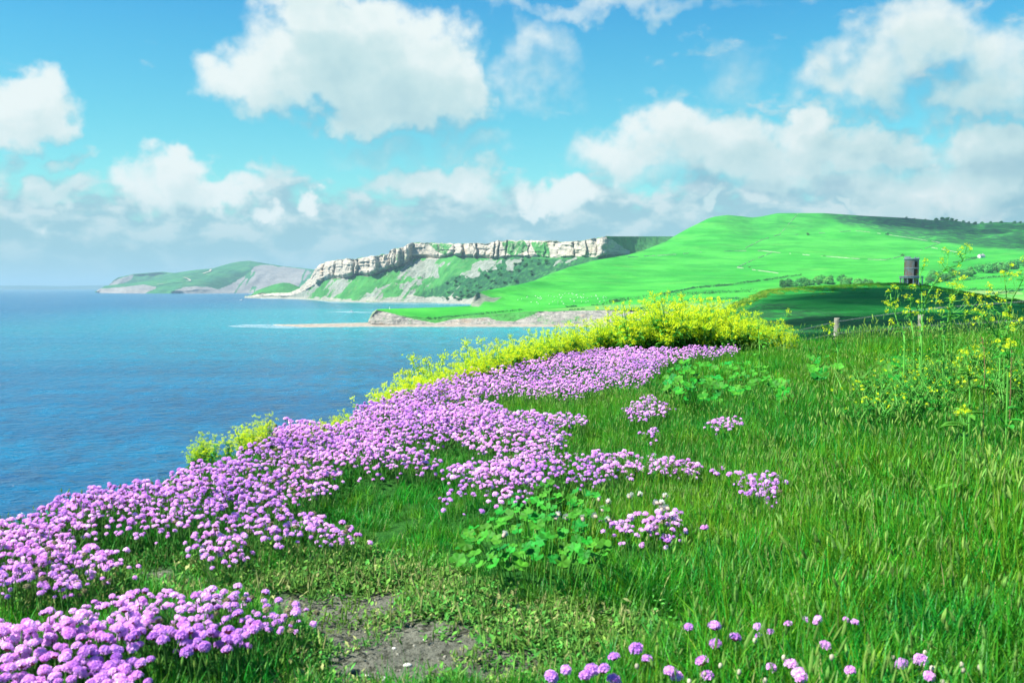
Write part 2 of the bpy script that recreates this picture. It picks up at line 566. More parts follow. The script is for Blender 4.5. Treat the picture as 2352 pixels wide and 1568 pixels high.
# ================================================================== sea
def sea_mat():
    m, nt, b = material('sea_water')
    tc = nt.new('ShaderNodeTexCoord'); o = tc.outputs['Object']
    big = nt.noise(nt.vm('MULTIPLY', o, (0.6, 1.0, 1)), 0.0016, 4, 0.55, 0.6)
    swell = nt.noise(nt.vm('MULTIPLY', o, (0.22, 1.0, 1)), 0.022, 3, 0.5, 0.5)
    # shoal water over the ledges of the bay is greener than the deep water close in
    sx = nt.new('ShaderNodeSeparateXYZ'); nt.L.new(o, sx.inputs[0])
    shoal = nt.math('MULTIPLY', nt.rng(sx.outputs[1], 230, 800), nt.rng(sx.outputs[0], -700, -60))
    shoal = nt.math('MULTIPLY', shoal, nt.rng(big, 0.30, 0.62, 0.25, 1.0))
    c = nt.mix(nt.rng(swell, 0.35, 0.65), (0.0, 0.070, 0.165), (0.0, 0.100, 0.205))
    c = nt.mix(shoal, c, (0.012, 0.250, 0.262))
    gust = nt.noise(nt.vm('MULTIPLY', o, (0.16, 0.06, 1)), 1.0, 9, 0.74, 0.2)
    c = nt.mix(nt.rng(gust, 0.32, 0.68), nt.mix(1.0, c, (0.45, 0.70, 0.80), 'MULTIPLY'), nt.mix(1.0, c, (1.4, 1.24, 1.14), 'MULTIPLY'))
    nt.set(b.inputs['Base Color'], c)
    nt.set(b.inputs['Roughness'], nt.rng(gust, 0.3, 0.7, 0.10, 0.30)); b.inputs['IOR'].default_value = 1.33; b.inputs['Specular IOR Level'].default_value = 0.26
    h1 = nt.noise(nt.vm('MULTIPLY', o, (0.75, 1.0, 1)), 0.34, 5, 0.62, 0.4)
    h2 = nt.noise(nt.vm('MULTIPLY', o, (0.55, 1.0, 1)), 0.085, 3, 0.5, 0.4)
    h = nt.math('ADD', nt.math('MULTIPLY', h1, 2.3), nt.math('ADD', nt.math('MULTIPLY', h2, 2.2), nt.math('MULTIPLY', swell, 2.6)))
    bp = nt.new('ShaderNodeBump'); bp.inputs['Distance'].default_value = 1.0; nt.set(bp.inputs['Strength'], nt.rng(gust, 0.3, 0.7, 1.0, 0.55))
    nt.set(bp.inputs['Height'], h); nt.L.new(bp.outputs[0], b.inputs['Normal'])
    return m


xs = np.linspace(-42000, 42000, 15); ys = np.array([-600, 60, 300, 900, 2500, 6000, 12000, 24000, 45000.0])
PX, PY = np.meshgrid(xs, ys)
sea = tag(grid_mesh('sea', np.stack([PX, PY, 0 * PX], -1), sea_mat()), 'blue rippled sea filling the bay and reaching the horizon', 'sea', kind='structure')

# ================================================================== far coast on the horizon
us = np.linspace(-200, 420, 160)
S = Sheet([[(-200, 661.4, 14500), (420, 661.4, 14500)], [(-200, 656.5, 15500), (60, 655.5, 15500), (150, 656.5, 15500), (240, 655, 15500), (420, 654, 15500)],
           [(-200, 658, 19000), (420, 658, 19000)]], us, [6, 3])
S.P[..., 2] += 8 * fbm(S.P[..., 0] / 500, S.P[..., 1] / 900, 0, 4, 3) * (S.T > 0.2)
S.P[0, :, 2] = -3
far_mat = grass_land('hazed_coast_turf', (0.055, 0.115, 0.125), (0.065, 0.13, 0.14), (0.10, 0.14, 0.14), 0.002)  # blue of distant haze put into the turf colour
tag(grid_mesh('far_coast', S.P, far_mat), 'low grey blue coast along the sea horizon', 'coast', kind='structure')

# ================================================================== chalk hills across the bay
chalk_mat = cliff_mat('chalk_hill', (0.29, 0.27, 0.245), (0.24, 0.225, 0.205), (0.30, 0.265, 0.22), (0.020, 0.10, 0.045), (0.040, 0.165, 0.055), 0.03, 0.012)
us = np.linspace(225, 800, 420)
S = Sheet([[(225, 671, 5550), (232, 672.5, 5400), (290, 674.5, 5050), (430, 675.0, 5000), (577, 672.5, 5250), (800, 672, 5300)],
           [(225, 669.5, 5560), (240, 663, 5450), (290, 664, 5130), (345, 667.5, 5080), (430, 666, 5080), (500, 663, 5200), (577, 667.0, 5330), (800, 667, 5400)],
           [(225, 668, 5600), (245, 658, 5600), (330, 650, 5500), (420, 640, 5500), (500, 630, 5600), (577, 625, 5700), (720, 640, 5700), (800, 650, 5700)],
           [(225, 667, 5700), (245, 657, 5900), (300, 650, 5950), (360, 640, 6000), (399, 627, 6050), (447, 620, 6050), (488, 616.5, 6100), (529, 604.5, 6150), (550, 600.5, 6200), (573, 598.7, 6200), (597, 602.8, 6200),
            (649, 611, 6200), (714, 618, 6200), (800, 628, 6200)],
           [(225, 672, 7600), (800, 668, 7600)]], us, [14, 16, 30, 4])
x, y = S.P[..., 0], S.P[..., 1]
env = np.clip(S.T, 0, 1) * (S.T < 3.02)
ridge = sstep(2.2, 3.0, S.T)
S.P[..., 1] += env * (1 - ridge) * 130 * fbm(x / 160, S.P[..., 2] / 160, 1, 4, 5)
S.P[..., 2] += env * (1 - ridge) * 14 * fbm(x / 120, y / 200, 2, 4, 6)
S.P[0, :, 2] = -4
S.refresh()
pu, pv = S.pu, S.pv
rock = np.zeros(pu.shape)
scarp = inpoly(pu, pv, [(520, 675), (560, 640), (585, 612), (602, 608), (625, 609), (640, 613), (652, 612), (705, 619), (720, 628), (716, 650), (700, 676)])
rock = np.maximum(rock, 0.95 * scarp)
rock = np.maximum(rock, 0.85 * inpoly(pu, pv, [(222, 662), (245, 662), (290, 658), (330, 653), (365, 660), (345, 668), (330, 676), (222, 676)]))
rock = np.maximum(rock, 0.75 * inpoly(pu, pv, [(395, 676), (402, 666), (425, 658), (470, 656), (500, 664), (530, 652), (575, 625), (560, 676)]))
gully = np.abs(fbm(pu / 22 + (pv - 640) / 40, pv / 90, 0, 3, 9)) < 0.07
rock = np.where(gully & scarp, 0.15, rock)
rock = rock - 0.75 * scarp * sstep(0.12, 0.4, fbm((pu + (pv - 640) * .7) / 9, pv / 40, 0, 4, 11)) * sstep(640, 700, pu + 1.2 * (pv - 640))
rock = soft(rock, 1)
bush = soft(inpoly(pu, pv, [(430, 660), (560, 625), (590, 610), (545, 650), (500, 668)]), 2)
FAR = S
tag(grid_mesh('chalk_hills', S.P, chalk_mat, {'rock': rock, 'bush': bush}), 'distant green hills with a bare chalk scarp above the far shore', 'hills', kind='structure')
# the farther headland behind, at the left
us = np.linspace(228, 470, 150)
S = Sheet([[(228, 671, 6900), (470, 671, 6900)], [(228, 668, 6950), (247, 657.5, 6950), (262, 643, 7000), (272, 637, 7000), (307, 629, 7050), (340, 626.5, 7050), (372, 624, 7100), (399, 626.5, 7100), (470, 632, 7100)],
           [(228, 672, 8500), (470, 666, 8500)]], us, [24, 3])
S.P[..., 1] += 60 * fbm(S.P[..., 0] / 150, S.P[..., 2] / 90, 0, 3, 15) * (S.T < 0.95) * (S.T > 0.05)
S.refresh(); pu, pv = S.pu, S.pv
rock = soft(0.9 * inpoly(pu, pv, [(236, 664), (262, 645), (285, 636), (308, 630), (303, 642), (285, 650), (262, 655)]), 1)
tag(grid_mesh('headland', S.P, chalk_mat, {'rock': rock, 'bush': 0 * rock}), 'farthest pale headland with a small white cliff at the left', 'headland', kind='structure')

# beige tracks across the chalk hills
sand = simple('track_gravel', (0.34, 0.30, 0.22), 0.95, 0.15, 0.05)


def track(name, line, wid, sh, label):
    pts = []
    for (a, b) in zip(line[:-1], line[1:]):
        for t in np.linspace(0, 1, 8, endpoint=False):
            pts.append(sh.loc(a[0] * (1 - t) + b[0] * t, a[1] * (1 - t) + b[1] * t))
    pts = [Vector(p) for p in pts]
    mb = MB(); vs = []
    for i, p in enumerate(pts):
        t = pts[min(i + 1, len(pts) - 1)] - pts[max(i - 1, 0)]
        n = Vector((-t.y, t.x, 0)); n = n.normalized() if n.length > 1e-3 else Vector((1, 0, 0))
        vs += [p + n * wid + Vector((0, -6, 5)), p - n * wid + Vector((0, -6, 5))]
    mb.add(vs, [(2 * i, 2 * i + 1, 2 * i + 3, 2 * i + 2) for i in range(len(pts) - 1)])
    tag(mb.build(name, sand), label, 'path', kind='structure')


track('path', [(363, 655), (400, 650), (438, 648), (447, 646.5), (436, 641), (427, 638)], 6, FAR, 'bent beige track on the lower far hill')
track('path', [(471, 630), (482, 626), (486, 619)], 6, FAR, 'short beige track below the far summit')

# ================================================================== great sea cliff
cliff_m = cliff_mat('limestone_cliff', (0.52, 0.46, 0.36), (0.33, 0.305, 0.25), (0.48, 0.34, 0.21))
top = [(560, 682), (600, 676), (640, 673), (651, 672), (668, 672), (689, 661), (712, 640), (723, 621), (735, 608), (752, 601.5), (778, 597), (799, 595), (814, 596.5), (833, 591), (869, 589), (875, 585),
       (892, 584), (896, 576), (905, 571.5), (926, 570), (934, 565.5), (947, 559), (964, 557), (1000, 558), (1049, 561), (1074, 559), (1120, 560), (1140, 553.5), (1205, 552.6), (1290, 555),
       (1335, 553), (1359, 549), (1400, 543), (1550, 543), (1640, 541)]
bot = [(560, 683), (600, 680), (640, 679), (668, 679), (690, 672), (702, 667), (744, 646), (761, 640.6), (799, 639.6), (820, 632), (845, 636), (875, 627), (926, 610), (947, 595), (977, 593), (1010, 594), (1042, 586),
       (1063, 592), (1129, 594), (1140, 592.5), (1188, 589), (1277, 592.5), (1325, 589), (1373, 591), (1393, 586), (1448, 583), (1550, 575), (1640, 570)]
shore = [(560, 684), (575, 685), (600, 685), (651, 686), (678, 687), (714, 689), (757, 692.5), (810, 694), (862, 694.6), (989, 695), (1021, 697), (1076, 698), (1200, 700), (1400, 704), (1640, 706)]
su = np.array([p[0] for p in shore], float); sv = np.array([p[1] for p in shore], float)
sD = seaD(sv)


def uv_depth(line, k, extra):
    out = []
    for (u, v) in line:
        Ds = float(np.interp(u, su, sD)); D = Ds
        for _ in range(8):
            D = Ds + k * max(0.0, CAMZ + (VH - v) / F * D) + extra
        out.append((u, v, D))
    return out


us = np.linspace(562, 1562, 780)
EX = lambda u: 640 * float(sstep(1365, 1575, u))
cb = [(u, v, D + EX(u) * (1 - 0.45 * float(sstep(1400, 1500, u)))) for u, v, D in uv_depth(bot, 1.75, 0)]; ct = uv_depth(top, 1.75, 0)
# the face stands nearly upright over its foot
cbD = np.interp([p[0] for p in ct], [p[0] for p in cb], [p[2] for p in uv_depth(bot, 1.75, 0)])
ct = [(p[0], p[1], float(d) + 14 + EX(p[0])) for p, d in zip(ct, cbD)]
back = [(u, v + 0.6, D + 250) for (u, v, D) in ct]
back2 = [(u, v + 30, D + 900) for (u, v, D) in ct]
rocks_line = [(u, v - (3.5 if u < 1100 else 2), float(np.interp(u, su, sD)) + 14) for u, v in shore]
S = Sheet([[(u, v, float(d)) for u, v, d in zip(su, sv, sD)], rocks_line, cb, ct, back, back2], us, [6, 64, 54, 3, 3])
pu, pv = S.U.copy(), S.V.copy()
band = (S.T > 2) & (S.T < 3.02)
tb = np.clip(S.T - 2, 0, 1)
# buttresses: measured clefts, with rounded blocks between
cl = np.array([560, 600, 640, 672, 690, 703, 716, 728, 744, 761, 769, 786, 814, 821, 848, 869, 892, 896, 910, 921, 928, 946, 976, 993, 1008, 1042, 1061, 1087, 1094, 1127, 1136, 1145, 1163, 1205, 1216, 1250, 1282, 1290, 1318, 1335, 1346, 1370, 1395, 1450, 1640.0])
uw = pu + 7 * fbm(pu / 40, pv / 16, 0, 4, 21)
ci = np.clip(np.searchsorted(cl, uw) - 1, 0, len(cl) - 2)
t = np.clip((uw - cl[ci]) / (cl[ci + 1] - cl[ci]), 0, 1)
prof = np.clip(1 - np.abs(2 * t - 1) ** 3.2, 0, 1) ** 0.7 + 0.18 * np.where(t > 0.5, t - .5, 0)
jut = _h(ci, ci * 0 + 3, ci * 0, 4)
reach = np.where(pu < 1135, 19, 11) * sstep(680, 740, pu) * (1 - sstep(1390, 1440, pu))
cut = 0.20 * (vnoise(ci * 1.7, tb * 2.2, 0, 17) > 0.25)
d = (prof * (0.25 + 1.05 * jut ** 1.4) - cut * prof) * reach * sstep(0, 0.10, tb) * (1 - 0.35 * sstep(0.8, 1.0, tb)) + 6 * fbm(pu / 7, pv / 22, jut * 4, 4, 18)
under = 16 * np.exp(-((tb - 0.05) / 0.11) ** 2) * (pu < 1135) * (pu > 735)
x, y, z = S.P[..., 0], S.P[..., 1], S.P[..., 2]
ledge = 2.2 * np.sign(vnoise(z / 11 + 0.6 * fbm(x / 70, y / 70, 0, 2, 3), jut * 9, 0, 31)) * np.abs(vnoise(z / 7, jut * 5, 0, 33)) ** 0.5
rough = 9 * fbm(x / 20, z / 55, y / 20, 5, 40) + 3.5 * fbm(x / 9, z / 12, y / 9, 3, 42)
S.P[..., 1] -= np.where(band, d - under * 0.8 + (ledge + rough) * sstep(0.0, 0.1, tb) * (1 - sstep(0.93, 1, tb)) * sstep(690, 740, pu) * (1 - sstep(1400, 1440, pu)), 0)
S.P[..., 0] += np.where(band, 2.2 * fbm(x / 15, z / 12, y / 15, 3, 41), 0)
# broken skyline along the rim
S.P[..., 2] += np.where((S.T > 2.93) & (S.T < 4), 2.6 * fbm(x / 9, 0, 0, 3, 45) * (pu < 1400), 0)
# talus: gullies running down the slope
tal = (S.T > 1) & (S.T <= 2)
tt = np.clip(S.T - 1, 0, 1)
amp = np.sin(np.pi * tt) ** 0.7
sl_ = pu + (pv - 640) * 0.9
S.P[..., 2] += np.where(tal, amp * (9 * fbm(sl_ / 22, pv / 120, 0, 4, 50) + 3.0 * fbm(x / 14, y / 14, 0, 3, 52)), 0)
S.P[..., 2] += np.where((S.T > 0.3) & (S.T <= 1.3), 3.0 * np.abs(fbm(x / 9, y / 9, 0, 3, 55)), 0)
S.P[0, :, 2] = -3
S.refresh()
pu, pv = S.U, S.V
rock = np.where(band, 0.92, 0.12)
rock = np.where(band & (pu > 900), rock - 0.35 * sstep(0.1, 0.45, fbm(pu / 34, pv / 14, 0, 3, 60)), rock)
for p_ in ([(985, 560), (1040, 562), (1025, 590), (1000, 575)], [(1150, 556), (1205, 553), (1215, 575), (1180, 590), (1160, 580)], [(1215, 556), (1260, 556), (1265, 592), (1235, 590)]):
    rock = np.where(inpoly(pu, pv, p_) & band, 0.42, rock)
rock = np.where(band & (pu > 1370) & (pv < 543 + (pu - 1388) * 0.62 + 9 * fbm(pu / 14, pv / 8, 0, 3, 63)), 0.0, rock)
rock = np.where(band & (pu > 1448), 0.0, rock)
rock = np.where((S.T <= 1.10), 0.9, rock)                                  # boulder shore
scree = [[(934, 600), (1000, 592), (990, 610), (950, 640), (905, 645)], [(945, 640), (985, 612), (1018, 605), (1005, 640), (965, 642)], [(760, 643), (800, 640), (785, 660), (740, 668)],
         [(810, 690), (830, 678), (880, 655), (905, 650), (880, 668), (850, 692)], [(905, 652), (960, 645), (970, 655), (925, 672)], [(1058, 632), (1090, 602), (1102, 596), (1110, 600), (1098, 635), (1070, 640)],
         [(1105, 600), (1150, 596), (1140, 620), (1112, 632)], [(700, 670), (737, 650), (742, 655), (712, 680)], [(690, 688), (700, 680), (760, 684), (800, 690), (780, 697), (690, 692)], [(800, 690), (850, 668), (880, 662), (885, 690), (850, 697)],
         [(905, 690), (940, 665), (960, 668), (940, 696)], [(1155, 600), (1190, 592), (1200, 596), (1170, 625)], [(1270, 612), (1285, 596), (1330, 594), (1300, 605)]]
for i, p_ in enumerate(scree):
    rock = np.where(inpoly(pu + 11 * fbm(pu / 12, pv / 10, 0, 3, 70), pv + 8 * fbm(pu / 12, pv / 10, 0, 3, 71), p_) & ~band, 0.78 if i < 8 else 0.60, rock)
streak = fbm((pu + (pv - 600) * 0.85) / 8, pv / 60, 0, 3, 77)
rock = np.where(tal, rock + 0.55 * sstep(0.02, 0.42, streak) * (1 - 0.6 * sstep(1010, 1090, pu)) - 0.35 * sstep(0.05, 0.4, -streak), rock)
tip = inpoly(pu, pv, [(575, 690), (572, 670), (650, 670), (690, 660), (720, 640), (700, 690)])
dome = inpoly(pu, pv, [(592, 664), (600, 660), (690, 655), (690, 672), (655, 676), (620, 674)])
rock = np.where(tip & ~dome, 0.9, rock)
bush = soft(inpoly(pu, pv, [(1030, 640), (1090, 628), (1170, 590), (1300, 596), (1420, 585), (1330, 610), (1250, 640), (1150, 665), (1090, 700), (940, 700), (975, 670), (1010, 655)]), 3)
GAD = S
rockf = soft(rock, 2)
tag(grid_mesh('sea_cliff', S.P, cliff_m, {'rock': rockf, 'bush': bush, 'scree': soft(np.where(S.T < 1.12, 0.6, ((S.T > 1.14) & (S.T < 1.99)) * 0.9), 2)}), 'long pale limestone cliff above grassy scree across the bay', 'cliff', kind='structure')
# green knoll on the rocky point at the foot of the cliff
us = np.linspace(560, 720, 120)
S = Sheet([[(560, 684, 2900), (720, 684, 2900)], [(560, 683.5, 2910), (575, 679, 2910), (600, 672, 2910), (640, 675.5, 2910), (665, 680, 2910), (720, 683, 2910)],
           [(560, 683.5, 3010), (578, 676, 3010), (590, 667, 3010), (606, 661, 3020), (630, 653, 3040), (650, 649, 3040), (665, 650, 3040), (690, 660, 3040), (720, 668, 3040)], [(560, 686, 3300), (720, 686, 3300)]], us, [10, 16, 3])
S.P[..., 1] += 16 * fbm(S.P[..., 0] / 18, S.P[..., 2] / 9, 0, 4, 81) * (S.T < 1.2)
S.P[0, :, 2] = -3
S.refresh()
rock = np.where(S.T < 1.0, 0.95, 0.0)
tag(grid_mesh('knoll', S.P, cliff_m, {'rock': soft(rock, 1), 'bush': 0 * rock}), 'small green knoll on pale rocks at the cliff point', 'knoll', kind='structure')

# ================================================================== green hill with fields and the low headland
hill_m = grass_land('hill_turf', (0.032, 0.300, 0.024), (0.066, 0.40, 0.040), (0.15, 0.37, 0.06), 0.012, tint=True)
cedge = [(846, 736, 806), (856, 722, 808), (866, 711.5, 812), (880, 714, 812), (914, 722, 813), (960, 728, 814), (1000, 731, 815), (1039, 727, 818), (1117, 721, 822), (1215, 715, 826), (1312, 712.5, 830), (1449, 711, 830), (1560, 716, 780),
         (1665, 728, 700), (2000, 745, 640), (2750, 770, 600)]
mid = [(846, 735, 810), (856, 716, 845), (866, 710, 850), (930, 708.5, 900), (1000, 706.5, 930), (1080, 703, 960), (1090, 700, 975), (1099, 697, 985), (1200, 698, 1000), (1300, 702, 960), (1400, 696, 980), (1500, 690, 980), (1600, 682, 1000), (1800, 668, 1080), (2010, 662, 1080),
       (2150, 668, 950), (2352, 680, 850), (2750, 690, 800)]
shoul = [(846, 734.5, 815), (866, 709.8, 870), (1000, 706, 950), (1080, 702.8, 980), (1086, 695, 990), (1100, 688, 1010), (1200, 680, 1100), (1300, 660, 1230), (1400, 640, 1350), (1500, 625, 1450), (1608, 612, 1550), (1800, 596, 1650), (2000, 600, 1650), (2150, 612, 1500), (2352, 620, 1350), (2750, 640, 1200)]
crest = [(846, 734.4, 818), (866, 709.7, 880), (1000, 705.9, 955), (1080, 702.7, 985), (1085, 690, 1000), (1090, 679, 1010), (1095, 673, 1020), (1099, 671, 1040), (1120, 666, 1100), (1188, 654, 1200), (1222, 647, 1260), (1256, 632, 1340), (1308, 613, 1480), (1376, 596, 1600), (1441, 585.7, 1720), (1479, 575, 1800),
         (1530, 555, 1980), (1550, 541.5, 2080), (1581, 524, 2150), (1608, 511, 2220), (1625, 502, 2260), (1642, 497, 2280), (1671, 493.6, 2300), (1700, 496.5, 2320), (1728, 500, 2340), (1750, 497.4, 2350), (1785, 489.5, 2380), (1892, 489.5, 2400), (1987, 495.8, 2400),
         (2082, 500.5, 2400), (2145, 506, 2400), (2177, 503.7, 2400), (2240, 514.8, 2400), (2288, 510, 2400), (2352, 511.6, 2380), (2750, 530, 2300)]
back = [(u, v + 4, D + 500) for u, v, D in crest]
us = np.concatenate([np.linspace(846, 1100, 170), np.linspace(1101, 2750, 560)])
S = Sheet([cedge, mid, shoul, crest, back], us, [26, 40, 70, 4])
for arr in (S.V, S.D):                              # round the joins between measured lines
    a0 = arr.copy()
    for _ in range(10):
        arr[1:-5] = (arr[:-6] + 2 * arr[1:-5] + arr[2:-4]) / 4
    arr[:] = np.where(S.U < 1102, a0, arr)
j0 = 171
for _ in range(500):
    S.D[:, j0 + 1:-1] = (S.D[:, j0:-2] + 2 * S.D[:, j0 + 1:-1] + S.D[:, j0 + 2:]) / 4
vv0 = S.V.copy()
for _ in range(260):
    S.V[:, j0 + 1:-1] = (S.V[:, j0:-2] + 2 * S.V[:, j0 + 1:-1] + S.V[:, j0 + 2:]) / 4
wv_ = sstep(2.55, 3.0, S.T) * 0.9
S.V = S.V * (1 - wv_) + vv0 * wv_
S.P = at(S.U, S.V, S.D)
x, y = S.P[..., 0], S.P[..., 1]
w = sstep(0.1, 0.8, S.T) * (1 - sstep(2.75, 3.0, S.T)) * sstep(1100, 1200, S.U)
S.P[..., 2] += w * (7 * fbm(x / 170, y / 170, 0, 3, 90) + 1.6 * fbm(x / 40, y / 40, 0, 3, 91))
# shallow terraces on the upper slope
S.P[..., 2] += w * sstep(1.9, 2.6, S.T) * 1.6 * np.sin(S.V / 2.2 + 2.5 * fbm(x / 130, y / 130, 0, 3, 92))
S.refresh()
pu, pv = S.pu, S.pv
rough = 0.9 * inpoly(pu, pv, [(1905, 489), (2400, 505), (2760, 525), (2760, 600), (2352, 577), (2200, 560), (2080, 545), (2000, 525), (1930, 515)])  # dark turf tint repeats the shade that clouds cast on this slope
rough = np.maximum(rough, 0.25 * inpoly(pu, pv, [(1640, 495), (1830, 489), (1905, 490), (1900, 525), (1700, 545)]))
rough = np.maximum(rough, 0.7 * inpoly(pu, pv, [(980, 733), (1030, 724), (1100, 718), (1125, 716), (1100, 726), (1030, 735)]))
hay = soft(inpoly(pu, pv, [(1250, 711), (1400, 700), (1500, 698), (1800, 690), (1800, 706), (1500, 716), (1350, 712)]), 2) * 0.55
hay = np.maximum(hay, soft(inpoly(pu, pv, [(2200, 668), (2320, 667), (2352, 672), (2352, 678), (2260, 676)]), 1) * 0.9)
hay = np.maximum(hay, 0.5 * soft(inpoly(pu, pv, [(2270, 682), (2420, 676), (2420, 700), (2340, 695)]), 1))
rk = ((S.T > 2.0) & (S.T < 3.0) & (S.U > 1081) & (S.U < 1100)) * 0.9
rk = np.maximum(rk, 0.85 * inpoly(pu, pv, [(1083, 704), (1084, 680), (1099, 671), (1110, 676), (1130, 684), (1152, 682), (1135, 694), (1112, 692), (1100, 704)]))
rk = np.maximum(rk, (S.U < 866) * 0.8)
HILL = S
hill = tag(grid_mesh('hill', S.P, hill_m, {'rough': soft(rough, 9), 'hay': hay, 'rock': soft(rk, 1)}), 'bright green pasture hill rising behind the bay', 'hill', kind='structure')

# layered shale cliff under the low headland
shale = cliff_mat('shale_cliff', (0.46, 0.42, 0.35), (0.24, 0.235, 0.20), (0.46, 0.33, 0.22), (0.05, 0.24, 0.04), (0.075, 0.31, 0.06), 1.1, 0.16)
us = np.linspace(846, 1700, 620)
base = [(846, 745.0, 806), (870, 746.5, 805), (1000, 747.5, 803), (1350, 747.5, 803), (1449, 746, 790), (1560, 752, 740), (1700, 760, 660)]
S = Sheet([base, [(u, v, D - (0.5 if u < 1440 else 0)) for u, v, D in cedge]], us, [46])
x, z = S.P[..., 0], S.P[..., 2]
w = sstep(0, 0.12, S.T) * (1 - sstep(0.9, 1.0, S.T))
S.P[..., 1] += w * (5 * fbm(x / 12, z / 9, 0, 4, 95) + 0.7 * vnoise(z / 1.6, x / 60, 0, 96)) + (1 - S.T) * -3
S.P[0, :, 2] = -0.6
S.refresh(); pu, pv = S.pu, S.pv
rock = 0.72 + 0.4 * fbm(pu / 40, pv / 14, 0, 4, 98)
rock = np.where(inpoly(pu, pv, [(905, 722), (1000, 729), (1040, 726), (1110, 720), (1240, 716), (1180, 738), (1140, 736), (1120, 728), (1040, 733), (1000, 742), (950, 732)]), 0.25, rock)
rock = np.where(S.T > 0.96, 0.3, rock)
tag(grid_mesh('headland_cliff', S.P, shale, {'rock': soft(rock, 2), 'bush': 0 * rock}), 'low layered grey shale cliff along the headland', 'cliff', kind='structure')

# rock ledge, shingle foot and foam
us = np.linspace(628, 1560, 300)
S = Sheet([[(628, 745.5, 0), (700, 750.5, 0), (850, 749.5, 0), (1000, 749.8, 0), (1350, 749.8, 0), (1449, 749, 0), (1560, 755, 0)], [(628, 745.0, 0), (700, 743, 0), (850, 739.5, 0), (1000, 741, 0), (1350, 741, 0), (1449, 741, 0), (1560, 742, 0)]], us, [8])
S.P = at(S.U, S.V, (CAMZ - 0.4) * F / (S.V - VH))
S.P[..., 2] = 0.25 + 0.5 * np.abs(fbm(S.P[..., 0] / 4, S.P[..., 1] / 4, 0, 3, 99)); S.P[0, :, 2] = -0.2; S.P[-1, :, 2] = 0.1
ledge_m = simple('ledge_rock', (0.30, 0.25, 0.19), 0.85, 0.4, 0.25)
tag(grid_mesh('rock_ledge', S.P, ledge_m), 'flat brown rock ledge running out into the bay', 'rock', kind='structure')
foam_m, nt, b = material('sea_foam')
tc = nt.new('ShaderNodeTexCoord')
nf = nt.noise(nt.vm('MULTIPLY', tc.outputs['Object'], (0.10, 0.5, 1)), 0.6, 6, 0.7)
b.inputs['Base Color'].default_value = (0.50, 0.60, 0.63, 1); b.inputs['Roughness'].default_value = 0.9
nt.set(b.inputs['Alpha'], nt.math('MULTIPLY', nt.rng(nf, 0.42, 0.66), 0.85))


faint_m = foam_m.copy(); faint_m.name = 'faint_foam'
[n_ for n_ in faint_m.node_tree.nodes if n_.type == 'MATH'][-1].inputs[1].default_value = 0.22


def foam(pts, zz, label, mat=None):
    """pts: outline in u, v on the water"""
    mb = MB(); vs = []
    for (u, v) in pts:
        p = at(u, v, (CAMZ - zz) * F / (v - VH) * 1.0); vs.append((p[0], p[1], zz))
    mb.add(vs, [tuple(range(len(vs)))])
    return tag(mb.build('sea_foam', mat or foam_m), label, 'foam', kind='stuff')


foam([(523, 748), (560, 745.2), (640, 744.2), (690, 746), (715, 751), (690, 753.6), (650, 754), (585, 752), (540, 751)], 0.06, 'white foam breaking off the end of the rock ledge')
foam([(745, 716), (800, 714.5), (810, 715.4), (890, 716.6), (960, 716), (890, 718.2), (800, 718.0)], 0.05, 'thin white wake line behind the small boat')
foam([(690, 771), (900, 783), (1180, 792), (1290, 790), (1180, 794), (900, 784.5)], 0.05, 'faint foam streak across the water of the bay', faint_m)
foam([(720, 689.5), (800, 695.2), (1080, 698.6), (1080, 699.8), (860, 697), (760, 695)], 0.05, 'white surf along the foot of the great cliff')
foam([(420, 675.2), (600, 673.2), (640, 686.5), (600, 687), (570, 674.4), (430, 676)], 0.05, 'surf along the far shore')

# ================================================================== sea air
hz_m = bpy.data.materials.new('sea_haze'); hz_m.use_nodes = True
nt = NT(hz_m.node_tree); nt.N.remove(nt.N['Principled BSDF'])
pvn = nt.new('ShaderNodeVolumePrincipled'); pvn.inputs['Color'].default_value = (0.42, 0.66, 0.80, 1); pvn.inputs['Density'].default_value = HAZE
nt.L.new(pvn.outputs[0], nt.N['Material Output'].inputs['Volume'])
mb = MB(); mb.box((0, 22600, 122), (85000, 47000, 270))
tag(mb.build('haze', hz_m), 'thin blue sea haze over the bay', 'haze', kind='stuff')

# ================================================================== near dark hill with the tower
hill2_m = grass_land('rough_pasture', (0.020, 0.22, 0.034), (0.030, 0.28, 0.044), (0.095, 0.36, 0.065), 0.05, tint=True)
crest2 = [(1560, 775, 190), (1620, 735, 230), (1645, 722, 240), (1665, 709, 250), (1684, 695, 262), (1725, 678, 285), (1750, 667, 300), (1829, 660.5, 330), (1924, 655.5, 350), (1987, 652, 362), (2066, 650, 372), (2120, 654, 372), (2146, 658.7, 370), (2225, 671.4, 350), (2272, 680, 335),
          (2352, 692, 300), (2600, 732, 240), (2950, 790, 190)]
face = [(1560, 800, 120), (1665, 735, 170), (1750, 705, 190), (1900, 690, 210), (2100, 690, 215), (2352, 716, 190), (2600, 745, 160), (2950, 800, 130)]
dip = [(1560, 830, 60), (1665, 800, 75), (1750, 785, 85), (1900, 775, 90), (2100, 765, 90), (2352, 765, 85), (2600, 778, 80), (2950, 810, 70)]
near = [(1560, 930, 24), (1750, 880, 26), (2100, 850, 28), (2352, 850, 28), (2950, 850, 26)]
back = [(u, v + 40, D + 130) for u, v, D in crest2]
us = np.linspace(1560, 2950, 300)
S = Sheet([near, dip, face, crest2, back], us, [16, 24, 36, 6])
for _ in range(6):
    S.D[1:-7] = (S.D[:-8] + 2 * S.D[1:-7] + S.D[2:-6]) / 4
    S.V[1:-7] = (S.V[:-8] + 2 * S.V[1:-7] + S.V[2:-6]) / 4
S.P = at(S.U, S.V, S.D)
x, y = S.P[..., 0], S.P[..., 1]
w = 1 - sstep(2.7, 3.0, S.T)
